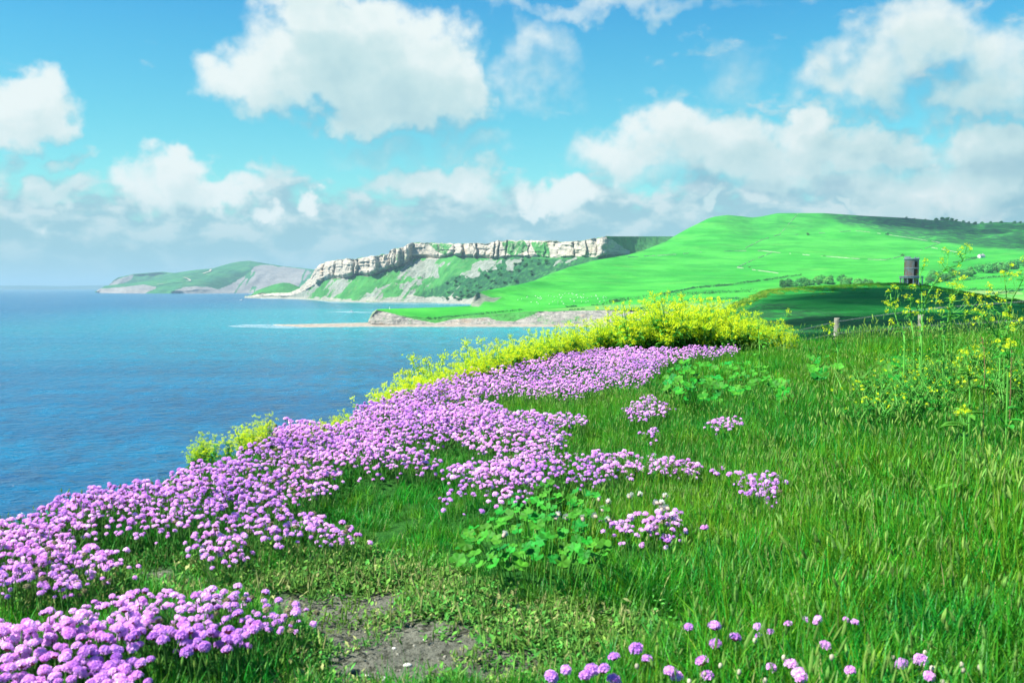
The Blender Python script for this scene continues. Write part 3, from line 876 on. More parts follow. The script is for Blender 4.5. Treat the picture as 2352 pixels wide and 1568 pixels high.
S.P[..., 2] += w * (1.0 * fbm(x / 30, y / 30, 0, 3, 101)) + 0.35 * fbm(x / 5, y / 5, 0, 3, 102)
S.refresh(); pu, pv = S.pu, S.pv
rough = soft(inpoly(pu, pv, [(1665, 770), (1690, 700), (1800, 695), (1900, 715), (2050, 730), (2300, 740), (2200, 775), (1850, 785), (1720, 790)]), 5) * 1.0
TOWERHILL = S
tag(grid_mesh('near_hill', S.P, hill2_m, {'rough': rough, 'hay': 0 * rough, 'rock': 0 * rough}), 'dark green grassy hill carrying the ruined tower, in the shade of clouds', 'hill', kind='structure')

# ================================================================== leaf clump builder for shrubs and trees
leaf_far = simple('tree_leaves', (0.095, 0.36, 0.065), 0.8, 0.3, 0.6, 0.15, rnd=0.35, trans=0.15, hue=0.02)
leaf_dark = simple('shrub_leaves', (0.036, 0.165, 0.040), 0.85, 0.3, 0.6, 0.12, rnd=0.35, trans=0.1, hue=0.02)
bark_m = simple('bark', (0.10, 0.08, 0.06), 0.95, 0.3, 3.0)


def leaf_cloud(mb, c, r, n, size, rng, m=0):
    """n leaf sprays through an ellipsoid, denser towards its skin"""
    for _ in range(n):
        d = rng.normal(size=3); d /= np.linalg.norm(d)
        k = rng.uniform(0.45, 1.0) ** 0.5
        p = np.array(c) + d * np.array(r) * k
        nrm = d + rng.normal(size=3) * 0.6; nrm /= np.linalg.norm(nrm)
        a = np.cross(nrm, rng.normal(size=3)); a /= np.linalg.norm(a); b = np.cross(nrm, a)
        s = size * rng.uniform(0.6, 1.4)
        mb.add([p - a * s, p - b * s * 0.6 + nrm * s * .2, p + a * s, p + b * s * 0.6 + nrm * s * .2], [(0, 1, 2, 3)], m)


def tree_meshes(seed, h=7.0, n=1000):
    rng = np.random.default_rng(seed)
    t = MB(); t.tube([(0, 0, -0.6), (0.1, 0, h * 0.25), (0.05, 0.1, h * 0.55)], [0.28, 0.2, 0.1], 6)
    for k in range(4):
        w = k * 1.6 + rng.uniform(0, 1)
        t.tube([(0.08, 0, h * (0.22 + 0.06 * k)), (math.cos(w) * h * .16, math.sin(w) * h * .16, h * (0.42 + .06 * k)), (math.cos(w) * h * .28, math.sin(w) * h * .28, h * (0.55 + .05 * k))], [0.13, 0.09, 0.04], 5)
    c = MB()
    for k in range(8):
        w = rng.uniform(0, 6.28); rr = rng.uniform(0.0, 0.30) * h
        rr *= 1.25; leaf_cloud(c, (math.cos(w) * rr, math.sin(w) * rr, h * (0.22 + 0.5 * rng.random() * (1 - rr / h))), (h * rng.uniform(.20, .30), h * rng.uniform(.20, .30), h * rng.uniform(.16, .25)), n // 8, 0.40, rng)
    return t.mesh('trunk', bark_m), c.mesh('crown', leaf_far)


TREES = [tree_meshes(s) for s in (1, 2, 3, 4)]
tree_protos = []


def plant_tree(sh, u, v, height, label, group, rng, squash=1.0):
    p = sh.loc(u, v)
    k = int(rng.integers(0, 4))
    o = empty('broadleaf_tree', p, float(rng.uniform(0, 6.28)), height / 7.0)
    o.scale[2] *= squash
    tag(o, label, 'tree', group)
    link(bpy.data.objects.new('trunk', TREES[k][0]), o)
    link(bpy.data.objects.new('crown', TREES[k][1]), o)
    return o


rng = np.random.default_rng(5)
# clump on the valley floor behind the near hill
for i in range(48):
    u = rng.uniform(1795, 2015); v = 662 - 18 * math.sin((u - 1790) / 230 * math.pi) * rng.uniform(0.1, 1.0)
    plant_tree(HILL, u, v, rng.uniform(7.5, 12.5), 'rounded green tree in the wood on the valley floor left of the tower', 'trees in the valley wood left of the tower', rng)
for i in range(64):
    t = rng.uniform(0, 1); u = 2128 + 250 * t; v = 648 - 34 * t + rng.uniform(-9, 3)
    plant_tree(HILL, u, v, rng.uniform(9, 15) * (0.8 + 0.5 * t), 'rounded green tree in the belt right of the tower', 'trees in the belt right of the tower', rng)
for i in range(9):
    u = 2040 + 40 * i / 9 + rng.uniform(-3, 3) + (60 if i > 5 else -60)
    plant_tree(HILL, u, 655 + rng.uniform(-4, 2), rng.uniform(4, 7), 'small pale green tree close behind the tower', 'small trees close behind the tower', rng)
for i, (u, v, h) in enumerate([(2082, 501.5, 7), (2100, 503, 5), (2125, 506, 6), (2150, 507, 12), (2163, 506, 14), (2175, 505.5, 14), (2187, 507, 12), (2198, 509, 10), (2212, 511, 9), (2226, 513, 8), (2241, 515.5, 12), (2256, 514.5, 10), (2275, 512.5, 8), (2300, 512, 9), (2330, 513, 10), (2345, 513, 9)]):
    plant_tree(HILL, u, v, h, 'dark wind-bent tree on the skyline of the hill', 'trees along the hill skyline', rng, 0.7)
for u, v, h, lab in [(1854, 540, 9, 'lone dark bush beside the upper stone wall'), (2038, 540, 11, 'lone dark bush on the open slope above the tower'), (1893, 589, 5, 'lone bush at the middle stone wall'), (2073, 588, 8, 'dark bush at the wall end just left of the tower top'),
                     (1720, 615, 5, 'small lone bush low on the left pasture')]:
    plant_tree(HILL, u, v, h, lab, None, rng, 0.7)

# shrubs on the scree below the great cliff
SH = []
for s in range(3):
    r2 = np.random.default_rng(40 + s); mb = MB()
    for k in range(5):
        w = r2.uniform(0, 6.28)
        leaf_cloud(mb, (math.cos(w) * r2.uniform(0, 2.2), math.sin(w) * r2.uniform(0, 2.2), r2.uniform(.8, 2.2)), (r2.uniform(1.3, 2.4),) * 2 + (r2.uniform(1, 1.7),), 60, 0.5, r2)
    SH.append(mb.mesh('shrub', leaf_dark))


def shrub(p, s, label, group, rng, name='shrub', mesh=None):
    o = link(bpy.data.objects.new(name, mesh or SH[int(rng.integers(0, 3))]))
    o.location = p; o.scale = (s, s, s * rng.uniform(.7, 1.0)); o.rotation_euler = (0, 0, rng.uniform(0, 6.28))
    return tag(o, label, 'shrub', group)


poly = [(1010, 655), (1040, 640), (1090, 626), (1140, 618), (1180, 600), (1240, 597), (1270, 602), (1240, 628), (1170, 655), (1110, 668), (1080, 690), (1000, 690)]
n = 0
while n < 70:
    u, v = rng.uniform(1000, 1280), rng.uniform(595, 690)
    if inpoly(u, v, poly):
        shrub(GAD.loc(u, v), rng.uniform(0.6, 1.9), 'dark shrub on the slope below the great cliff', 'shrubs below the great cliff', rng); n += 1


# ================================================================== hedges and stone walls across the fields
def along(sh, line, step, jit=0.0, rng=rng):
    P = [sh.loc(u, v) for a, b in zip(line[:-1], line[1:]) for u, v in [(a[0] * (1 - t) + b[0] * t, a[1] * (1 - t) + b[1] * t) for t in np.linspace(0, 1, 24, endpoint=False)]]
    P.append(sh.loc(*line[-1])); P = np.array(P)
    L = np.concatenate([[0], np.cumsum(np.linalg.norm(np.diff(P[:, :2], axis=0), axis=1))])
    s = np.arange(0, L[-1], step)
    return np.stack([np.interp(s, L, P[:, k]) for k in range(3)], 1)


def hedge(line, hgt, wid, label, sh=None, gap=0.0):
    mb = MB()
    for p in along(sh or HILL, line, 1.5):
        g = 0.55 + 0.9 * abs(fbm(p[0] / 9, p[1] / 9, 0, 2, 7))
        if vnoise(p[0] / 14, p[1] / 14, 0, 8) < gap - 1: continue
        leaf_cloud(mb, (p[0] + rng.normal() * wid * .3, p[1] + rng.normal() * wid * .5, p[2] + hgt * 0.4 * g), (wid * .7, wid * .8, hgt * 0.55 * g), 9, 0.55, rng)
    return tag(mb.build('hedgerow', leaf_dark), label, 'hedge', 'hedges between the fields')


hedge([(1608, 662), (1671, 655.6), (1766, 643), (1842, 632)], 3.5, 2.2, 'thin upper hedge running up towards the left side of the valley wood', gap=0.3)
hedge([(1608, 675), (1660, 673), (1734, 670)], 4.5, 3.5, 'thick short hedge just left of the dark hill crest')
hedge([(1393, 698.5), (1444, 688), (1496, 683), (1598, 676), (1640, 674.5)], 5.0, 4.0, 'thick dark hedge below the sheep pasture')
hedge([(1300, 706), (1345, 702), (1393, 700)], 2.0, 2.0, 'low thin hedge ending at the headland field', gap=0.3)
hedge([(1513, 678), (1598, 661), (1684, 654)], 2.2, 1.6, 'thin hedge above the thick dark hedge', gap=0.3)
hedge([(1500, 697), (1600, 690), (1700, 686)], 2.5, 2.0, 'low hedge along the beige field')
hedge([(2146, 650), (2240, 642), (2352, 631), (2420, 626)], 3.5, 3.0, 'hedge under the tree belt right of the tower')
hedge([(2225, 667), (2304, 667), (2352, 665.5), (2420, 664)], 3.0, 2.5, 'hedge above the beige field at the right')
hedge([(2265, 677), (2310, 672), (2350, 667)], 2.0, 1.6, 'short thin hedge crossing the beige field at the right', gap=0.3)
hedge([(2190, 605), (2230, 596), (2256, 590)], 4, 3.5, 'dark hedge leading to the white cottage')
hedge([(1100, 722), (1160, 716), (1200, 713)], 1.8, 2.2, 'bushy fringe along the headland cliff edge')
hedge([(1310, 712), (1345, 710.5)], 1.8, 2.0, 'short bushy fringe at the edge of the beige field')
hedge([(1440, 714), (1480, 709), (1530, 706)], 3.2, 3.0, 'dark bushes at the right end of the headland cliff')
hedge([(985, 733), (1040, 728), (1080, 724)], 1.2, 1.6, 'bushes on the slumped part of the headland cliff')

wall_m = simple('dry_stone', (0.33, 0.34, 0.26), 0.95, 0.35, 0.7)


def drywall(line, label, gap=-0.22):
    mb = MB(); P = along(HILL, line, 2.6)
    for i in range(len(P) - 1):
        if vnoise(P[i][0] / 13, P[i][1] / 13, 0, 12) < gap: continue
        a, b = P[i], P[i + 1]; d = b - a; L = float(np.hypot(d[0], d[1]))
        w = 0.30 + 0.12 * rng.random(); h = 0.55 + 0.6 * rng.random()
        n_ = np.array([-d[1], d[0], 0]) / max(L, 1e-6) * w
        up = np.array([0, 0, h]); dn = np.array([0, 0, -1.2])
        mb.add([a + n_ + dn, a - n_ + dn, b - n_ + dn, b + n_ + dn, a + n_ * .6 + up, a - n_ * .6 + up, b - n_ * .6 + up, b + n_ * .6 + up],
               [(4, 5, 6, 7), (0, 1, 5, 4), (1, 2, 6, 5), (2, 3, 7, 6), (3, 0, 4, 7)])
    return tag(mb.build('stone_wall', wall_m), label, 'wall', 'dry stone walls on the hill')


drywall([(1832, 492), (1810, 516), (1791, 538.5), (1750, 551), (1712, 570)], 'long pale stone wall climbing straight to the hill top')
drywall([(1791, 542), (1861, 537), (1924, 533), (1965, 530), (2003, 534), (2098, 548), (2161, 557.5)], 'upper stone wall curving across the slope')
drywall([(1608, 579.6), (1687, 576.5), (1750, 576.5), (1804, 582), (1892, 589), (1987, 596), (2035, 597), (2076, 587.5)], 'middle stone wall crossing the slope to the tower')
drywall([(1772, 581), (1734, 595.5), (1693, 614.5), (1730, 620), (1790, 628)], 'hooked stone wall around the lower left field', -0.4)
drywall([(2114, 575), (2135, 567), (2161, 557.5)], 'short stone wall right above the tower')
drywall([(2139, 568.6), (2165, 573), (2200, 580)], 'short pale stone wall right of the tower top')
drywall([(1441, 591), (1530, 586), (1598, 580.6)], 'faint stone wall on the left shoulder of the hill', -0.2)

# white cottage far right
cot = empty('cottage', HILL.loc(2254, 592), 0.4); tag(cot, 'tiny white cottage at the end of a hedge below the shaded hill', 'house')
white_m = simple('whitewash', (0.72, 0.70, 0.66), 0.9, 0.08, 0.5)
slate_m = simple('slate', (0.24, 0.23, 0.23), 0.8, 0.2, 1.0)
dark_m = simple('dark_opening', (0.02, 0.02, 0.022), 0.8, 0.1, 1.0)
mb = MB(); mb.box((0, 0, 1.6), (11, 6, 4.2)); mb.add([(-5.5, -3, 3.7), (-5.5, 3, 3.7), (-5.5, 0, 6), (5.5, -3, 3.7), (5.5, 3, 3.7), (5.5, 0, 6)], [(0, 1, 2), (3, 5, 4)]); mb.build('wall', white_m, cot)
mb = MB(); mb.add([(-5.8, -3.4, 3.4), (5.8, -3.4, 3.4), (5.8, 0, 6.1), (-5.8, 0, 6.1), (-5.8, 3.4, 3.4), (5.8, 3.4, 3.4)], [(0, 1, 2, 3), (3, 2, 5, 4)]); mb.build('roof', slate_m, cot)
mb = MB(); mb.box((3.5, 0, 6.4), (0.9, 0.9, 1.6)); mb.build('chimney', white_m, cot)
for k in (-3, 3):
    mb = MB(); mb.box((k, -3.02, 2.0), (1.1, 0.1, 1.1)); mb.build('window', dark_m, cot)
mb = MB(); mb.box((0, -3.02, 1.0), (1.0, 0.1, 2.1)); mb.build('door', dark_m, cot)

# ================================================================== sheep
wool_m = simple('wool', (0.72, 0.70, 0.64), 0.95, 0.1, 3.0)
mb = MB()
mb.tube([(-.62, 0, .62), (-.5, 0, .66), (-.2, 0, .70), (.2, 0, .70), (.5, 0, .70), (.62, 0, .74), (.78, 0, .86), (.92, 0, .84), (1.05, 0, .76)], [.06, .24, .31, .32, .28, .2, .13, .12, .05], 8)
for sx_ in (-.42, .38):
    for sy in (-.14, .14):
        mb.tube([(sx_, sy, .56), (sx_ + .03, sy, .3), (sx_, sy, 0)], [.09, .055, .045], 5)
sheep_me = mb.mesh('sheep', wool_m, True)
n = 0
poly = [(1180, 686), (1230, 676), (1300, 673), (1390, 680), (1420, 688), (1370, 696), (1290, 700), (1210, 698)]
while n < 62:
    u, v = rng.uniform(1150, 1420), rng.uniform(672, 700)
    if inpoly(u, v, poly):
        o = link(bpy.data.objects.new('sheep', sheep_me)); o.location = HILL.loc(u, v); o.rotation_euler = (0, 0, rng.uniform(0, 6.28)); o.scale = (0.95,) * 3
        tag(o, 'white sheep grazing on the lower pasture across the bay', 'sheep', 'flock of sheep on the pasture'); n += 1

# ================================================================== small boats and the marker on the headland
hull_m = simple('boat_white', (0.75, 0.76, 0.76), 0.4, 0.05, 1.0)


def boat(u, v, L, rz, label):
    p = at(u, v, float(seaD(v))); o = empty('motorboat', (p[0], p[1], 0.0), rz, L / 5.0); tag(o, label, 'boat')
    mb = MB(); n = 9; vs = []; fs = []
    for i in range(n):
        t = i / (n - 1); x_ = -2.5 + 5 * t; w_ = 0.95 * (1 - max(0, t - .45) ** 2 * 3.2); k = .25 * t * t
        for yy, zz in ((-w_, .75 + k), (-w_ * .75, .1 + k), (0, -.25 + 2 * k * t), (w_ * .75, .1 + k), (w_, .75 + k)):
            vs.append((x_, yy, zz))
    for i in range(n - 1):
        for j in range(4):
            fs.append((i * 5 + j, i * 5 + j + 1, i * 5 + 6 + j, i * 5 + 5 + j))
        fs.append((i * 5 + 4, i * 5, i * 5 + 5, i * 5 + 9))
    fs.append((0, 4, 3, 2, 1)); mb.add(vs, fs); mb.build('hull', hull_m, o)
    mb = MB(); mb.add([(-.6, -.6, .7), (1.0, -.55, .8), (1.0, .55, .8), (-.6, .6, .7), (-.5, -.5, 1.5), (.5, -.45, 1.5), (.5, .45, 1.5), (-.5, .5, 1.5)], [(4, 5, 6, 7), (0, 1, 5, 4), (1, 2, 6, 5), (2, 3, 7, 6), (3, 0, 4, 7)]); mb.build('cabin', hull_m, o)
    mb = MB(); mb.add([(.98, -.45, .86), (.98, .45, .86), (.58, .38, 1.42), (.58, -.38, 1.42)], [(0, 1, 2, 3)]); q = mb.build('windscreen', dark_m, o); q.location = (.03, 0, .02)
    return o


boat(807, 715.4, 5.5, 0.3, 'small white motorboat trailing a wake off the headland')
boat(555, 689.4, 7.5, 0.8, 'tiny white motorboat far out below the chalk hills')
mk = empty('marker_post', HILL.loc(895, 709.6)); tag(mk, 'white marker post standing on the tip of the headland', 'marker')
mb = MB(); mb.tube([(0, 0, -.3), (0, 0, 1.9)], [.28, .16], 8); mb.build('post', white_m, mk)
mb = MB(); mb.box((0, 0, 0.05), (1.0, 1.0, .3)); mb.build('base', white_m, mk)

# ================================================================== ruined tower
TW = TOWERHILL.loc(2093, 650.6)
tw = empty('ruined_tower', (float(TW[0]), float(TW[1]), float(TW[2]) - 0.15), -0.384, 1.08); tag(tw, 'round ruined brick tower with a ring of columns on the near hill', 'tower')
brick_m, nt, b = material('tower_brick')
tc = nt.new('ShaderNodeTexCoord'); o_ = tc.outputs['Object']
c = nt.mix(nt.rng(nt.noise(o_, 0.55, 5, 0.6), 0.40, 0.60), (0.44, 0.37, 0.30), (0.50, 0.28, 0.18))
c = nt.mix(nt.rng(nt.noise(nt.vm('MULTIPLY', o_, (1, 1, .35)), 1.3, 5, 0.7), 0.5, 0.68), c, (0.55, 0.50, 0.43))
nt.set(b.inputs['Base Color'], c); b.inputs['Roughness'].default_value = 0.95
bp = nt.new('ShaderNodeBump'); bp.inputs['Distance'].default_value = 0.05; nt.set(bp.inputs['Height'], nt.noise(o_, 4, 5, 0.7)); nt.L.new(bp.outputs[0], b.inputs['Normal'])
stone_m = simple('tower_stone', (0.62, 0.58, 0.50), 0.9, 0.2, 1.5)
reveal_m = simple('brick_reveal', (0.55, 0.20, 0.09), 0.95, 0.2, 2.0)
# wall with real openings: angle measured from the side that faces the sea (-Y), to the right
RO, RI, N_ = 2.36, 1.85, 72
holes = [(25, 55, 5.95, 7.9), (22, 55, 3.1, 5.3), (-88, -62, 3.3, 4.9), (-90, -62, 6.0, 7.5), (110, 135, 3.1, 5.2), (160, 185, 6.0, 7.6), (-20, 16, 0.1, 1.9), (55, 80, .1, 2.0)]
zs = sorted(set([-0.4, 9.0] + [h[2] for h in holes] + [h[3] for h in holes] + [2.7, 5.6, 8.2]))


def hole(ang, z):
    return any(a0 <= ang <= a1 and z0 <= z <= z1 for a0, a1, z0, z1 in holes)


wmb, rev = MB(), MB()
ring = lambda r, k, z: (r * math.sin(2 * math.pi * k / N_), -r * math.cos(2 * math.pi * k / N_), z)
cell = {}
for k in range(N_):
    ang = ((k + .5) * 360 / N_ + 180) % 360 - 180
    for j in range(len(zs) - 1):
        cell[k, j] = hole(ang, (zs[j] + zs[j + 1]) / 2)
for (k, j), h in cell.items():
    z0, z1 = zs[j], zs[j + 1]
    if not h:
        wmb.add([ring(RO, k, z0), ring(RO, k + 1, z0), ring(RO, k + 1, z1), ring(RO, k, z1)], [(0, 1, 2, 3)])
        wmb.add([ring(RI, k, z0), ring(RI, k, z1), ring(RI, k + 1, z1), ring(RI, k + 1, z0)], [(0, 1, 2, 3)])
    else:
        if not cell[(k - 1) % N_, j]: rev.add([ring(RO, k, z0), ring(RI, k, z0), ring(RI, k, z1), ring(RO, k, z1)], [(0, 1, 2, 3)])
        if not cell[(k + 1) % N_, j]: rev.add([ring(RO, k + 1, z0), ring(RI, k + 1, z0), ring(RI, k + 1, z1), ring(RO, k + 1, z1)], [(0, 3, 2, 1)])
        if j == 0 or not cell[k, j - 1]: rev.add([ring(RO, k, z0), ring(RO, k + 1, z0), ring(RI, k + 1, z0), ring(RI, k, z0)], [(0, 1, 2, 3)])
        if j == len(zs) - 2 or not cell[k, j + 1]: rev.add([ring(RO, k, z1), ring(RO, k + 1, z1), ring(RI, k + 1, z1), ring(RI, k, z1)], [(0, 3, 2, 1)])
wmb.build('wall', brick_m, tw); rev.build('window_reveal', reveal_m, tw)
mb = MB(); mb.lathe([(RI + .02, 5.5), (0.01, 5.5)], 24); mb.lathe([(RI + .02, 2.7), (0.01, 2.7)], 24); mb.lathe([(RI + .02, 8.4), (.01, 8.4)], 24); mb.build('floor_slab', dark_m, tw)
mb = MB(); mb.lathe([(RO - .05, 5.48), (RO + .1, 5.5), (RO + .12, 5.68), (RO - .05, 5.74)], 48); mb.build('string_course', stone_m, tw)
mb = MB(); mb.lathe([(RO - .05, 8.5), (RO + .22, 8.62), (RO + .28, 8.85), (RO + .1, 8.98), (RI, 9.02)], 48); mb.build('cornice', stone_m, tw)
mb = MB()
for k in range(N_):                                    # what is left of the parapet
    ang = ((k + .5) * 360 / N_ + 180) % 360 - 180
    h = 9.55 + .12 * vnoise(k / 2, 0, 0, 3) if -100 < ang < -8 else (9.0 + max(0, .5 * vnoise(k / 3, 5, 0, 3)))
    if h < 9.04: continue
    q = [ring(RO, k, 8.95), ring(RO, k + 1, 8.95), ring(RO, k + 1, h), ring(RO, k, h), ring(RI + .1, k, 8.95), ring(RI + .1, k + 1, 8.95), ring(RI + .1, k + 1, h), ring(RI + .1, k, h)]
    mb.add(q, [(0, 1, 2, 3), (5, 4, 7, 6), (3, 2, 6, 7), (0, 3, 7, 4), (1, 5, 6, 2)])
mb.build('parapet', stone_m, tw)
mb = MB(); mb.lathe([(RO - .02, 2.3), (3.85, 2.3), (3.85, 2.75), (4.0, 2.8), (4.0, 2.95), (RO - .02, 3.02)], 48); mb.build('entablature', stone_m, tw)
mb = MB(); mb.lathe([(RO - .02, .1), (3.9, .06), (4.05, -.5)], 48); mb.build('plinth', stone_m, tw)
cmb = MB(); cmb.lathe([(.24, .05), (.24, .16), (.17, .2), (.15, 2.1), (.22, 2.2), (.23, 2.31)], 10); cme = cmb.mesh('column', stone_m, True)
for k in range(12):
    o = link(bpy.data.objects.new('column', cme), tw); w = 2 * math.pi * (k + .35) / 12; o.location = (3.6 * math.sin(w), -3.6 * math.cos(w), 0)

# ================================================================== unseen clouds added overhead, shaped to the shade wanted on the hills
def vapour(name, clear):
    m = simple(name, (0.85, 0.86, 0.88), 1.0, 0.05, 0.01, 0.0); nt = NT(m.node_tree)
    t = nt.new('ShaderNodeBsdfTransparent'); mx = nt.new('ShaderNodeMixShader'); mx.inputs[0].default_value = clear
    nt.L.new(nt.N['Principled BSDF'].outputs[0], mx.inputs[1]); nt.L.new(t.outputs[0], mx.inputs[2]); nt.L.new(mx.outputs[0], nt.N['Material Output'].inputs['Surface'])
    return m


def shade_cloud(name_label, poly_xy, zg, alt, rad, n, seed, ztop, clear):
    rng2 = np.random.default_rng(seed); mb = MB()
    off = SUN * ((alt - zg) / SUN.z)
    P = np.array(poly_xy); lo, hi = P.min(0), P.max(0); c = 0
    bm = bmesh.new(); bmesh.ops.create_icosphere(bm, subdivisions=2, radius=1.0)
    vs = np.array([v.co[:] for v in bm.verts]); fs = [tuple(v.index for v in f.verts) for f in bm.faces]; bm.free()
    nrm_ = vs.copy()
    while c < n:
        x_, y_ = rng2.uniform(lo, hi)
        if not inpoly(x_, y_, poly_xy): continue
        r = rad * rng2.uniform(.6, 1.3)
        q = vs * np.array([r, r, r * .55]) * (1 + .35 * fbm(nrm_[:, 0] * 2 + c, nrm_[:, 1] * 2, nrm_[:, 2] * 2, 3, seed))[:, None]
        mb.add(q + np.array([x_ + off.x, y_ + off.y, alt + rng2.uniform(0, ztop)]), fs); c += 1
    return tag(mb.build('shade_cloud', vapour('shade_vapour', clear), smooth=True), name_label, 'shade_cloud')


shade_cloud('unseen cloud overhead shading the tower hill', [(14, 60), (27, 120), (45, 190), (72, 258), (106, 325), (150, 395), (215, 390), (260, 330), (330, 250), (330, 120), (150, 55), (40, 50)], 29, 620, 15, 560, 3, 20, 0.72)
shade_cloud('long cloud added unseen overhead to shade the far right of the big hill', [(820, 2600), (850, 2200), (900, 1950), (850, 1700), (960, 1520), (1500, 1400), (2000, 1600), (2000, 2800), (1200, 2800)], 130, 1500, 75, 260, 4, 80, 0.76)

# ================================================================== the clifftop in front
EDGE = np.array([(-3.2, -6), (-2.55, 0.5), (-2.25, 1.6), (-2.05, 2.6), (-1.80, 3.4), (-1.60, 4.2), (-1.28, 5.3), (-0.92, 6.4), (-0.50, 7.5), (0.12, 9.2), (1.1, 10.8), (3.0, 11.6), (5.0, 11.4), (9, 11.0), (20, 11.0)])


def edge_out(x, y):
    """signed distance past the cliff edge (positive outside)"""
    x = np.asarray(x, float); y = np.asarray(y, float)
    best = np.full(x.shape, 1e9); sg = np.ones(x.shape)
    for (x1, y1), (x2, y2) in zip(EDGE[:-1], EDGE[1:]):
        dx, dy = x2 - x1, y2 - y1
        t = np.clip(((x - x1) * dx + (y - y1) * dy) / (dx * dx + dy * dy), 0, 1)
        d = np.hypot(x - x1 - t * dx, y - y1 - t * dy)
        s = np.where(dx * (y - y1) - dy * (x - x1) > 0, 1, -1)
        m = d < best - 1e-9
        best = np.where(m, d, best); sg = np.where(m, s, sg)
    return best * sg


def g0(x, y):
    z = CAMZ - 0.86 + 0.024 * x + 0.011 * (y - 2) + 0.03 * fbm(np.asarray(x) / 0.9, np.asarray(y) / 0.9, 0, 3, 200)
    e = edge_out(x, y)
    k = 1.5 - 1.15 * sstep(1.5, 5.0, x)
    drop = np.where(e > 0, k * (e + 0.12 * (1 - np.exp(-np.clip(e, 0, 9) / 0.12)) - .12 * (1 - np.exp(-np.clip(e, 0, 9) / 0.12))), 0)
    z = z - np.minimum(drop, 3.6 + 30 * (1 - sstep(1.5, 4.5, x)))
    return z - 0.02 * sstep(-0.5, 0, e)


PINK = [
    [(0, 1432), (100, 1425), (200, 1398), (330, 1362), (420, 1378), (540, 1362), (610, 1385), (690, 1395), (690, 1425), (600, 1432), (560, 1460), (520, 1490), (440, 1495), (420, 1478), (370, 1468), (330, 1520), (335, 1575), (-300, 1575), (-300, 1440)],
    [(-300, 1238), (120, 1228), (190, 1258), (290, 1268), (302, 1290), (262, 1312), (205, 1330), (150, 1352), (60, 1342), (-300, 1335)],
    [(-300, 1200), (0, 1195), (85, 1190), (125, 1152), (250, 1118), (330, 1112), (345, 1120), (430, 1078), (560, 1042), (612, 1000), (650, 970), (700, 965), (742, 985), (815, 972), (818, 935), (880, 910), (960, 885), (1080, 850), (1200, 830), (1300, 808), (1400, 800), (1500, 797), (1600, 795), (1692, 793),
     (1695, 806), (1630, 812), (1540, 826), (1500, 852), (1480, 882), (1380, 888), (1330, 910), (1240, 905), (1150, 906), (1105, 920), (1180, 948), (1240, 952), (1350, 955), (1330, 970), (1262, 975), (1292, 1000), (1262, 1030), (1180, 1032), (1100, 1032), (1040, 1005), (990, 1022), (900, 1012),
     (905, 1022), (985, 1040), (1002, 1075), (905, 1085), (800, 1095), (755, 1112), (720, 1132), (645, 1150), (640, 1178), (700, 1182), (740, 1190), (770, 1205), (818, 1220), (812, 1232), (700, 1236), (640, 1242), (600, 1214), (545, 1222), (562, 1258), (520, 1282), (500, 1280), (455, 1240), (420, 1225), (350, 1222), (290, 1215), (250, 1222), (180, 1218), (120, 1226), (-300, 1236)],
    [(1030, 1070), (1105, 1068), (1200, 1045), (1260, 1038), (1335, 1045), (1370, 1038), (1470, 1048), (1600, 1064), (1602, 1082), (1480, 1078), (1405, 1078), (1390, 1098), (1300, 1098), (1240, 1108), (1200, 1142), (1140, 1158), (1100, 1140), (1040, 1162), (1030, 1140), (1082, 1110), (1092, 1090), (1035, 1082)],
    [(1690, 1097), (1740, 1085), (1790, 1098), (1792, 1132), (1750, 1148), (1730, 1132), (1680, 1112)],
    [(1392, 1202), (1440, 1190), (1540, 1176), (1578, 1190), (1562, 1216), (1500, 1226), (1430, 1226)],
    [(1440, 942), (1490, 910), (1540, 940), (1522, 950), (1450, 957)], [(1630, 962), (1698, 962), (1695, 980), (1640, 978)], [(1490, 985), (1512, 985), (1510, 1010), (1490, 1008)],
]
PDENS = [1, 1, 1, .8, .8, .55, .7, .5, .4]
# darker holes in the cushions where leaves show
HOLES = [[(290, 1222), (420, 1232), (500, 1290), (470, 1330), (300, 1300)], [(1100, 900), (1220, 902), (1200, 930), (1110, 925)], [(930, 1010), (1010, 1002), (1000, 1020), (920, 1022)], [(640, 1110), (690, 1100), (690, 1125), (645, 1135)],
         [(690, 1008), (735, 1005), (730, 1022), (690, 1020)], [(300, 1466), (370, 1462), (420, 1490), (330, 1525), (290, 1500)], [(1180, 955), (1260, 955), (1250, 968), (1185, 965)]]
DIRT = [[(600, 1385), (700, 1352), (860, 1340), (1000, 1345), (975, 1372), (930, 1392), (960, 1415), (1110, 1432), (1200, 1470), (1290, 1575), (640, 1575), (760, 1520), (770, 1470), (690, 1440), (700, 1405)],
        [(250, 1308), (420, 1312), (570, 1326), (540, 1352), (380, 1352), (300, 1342), (255, 1352)]]
WORN = [[(-300, 1330), (260, 1320), (300, 1290), (520, 1290), (830, 1250), (1000, 1330), (1180, 1390), (1420, 1420), (1560, 1470), (1400, 1500), (1300, 1575), (560, 1575), (700, 1420), (690, 1390), (330, 1355), (0, 1425)]]

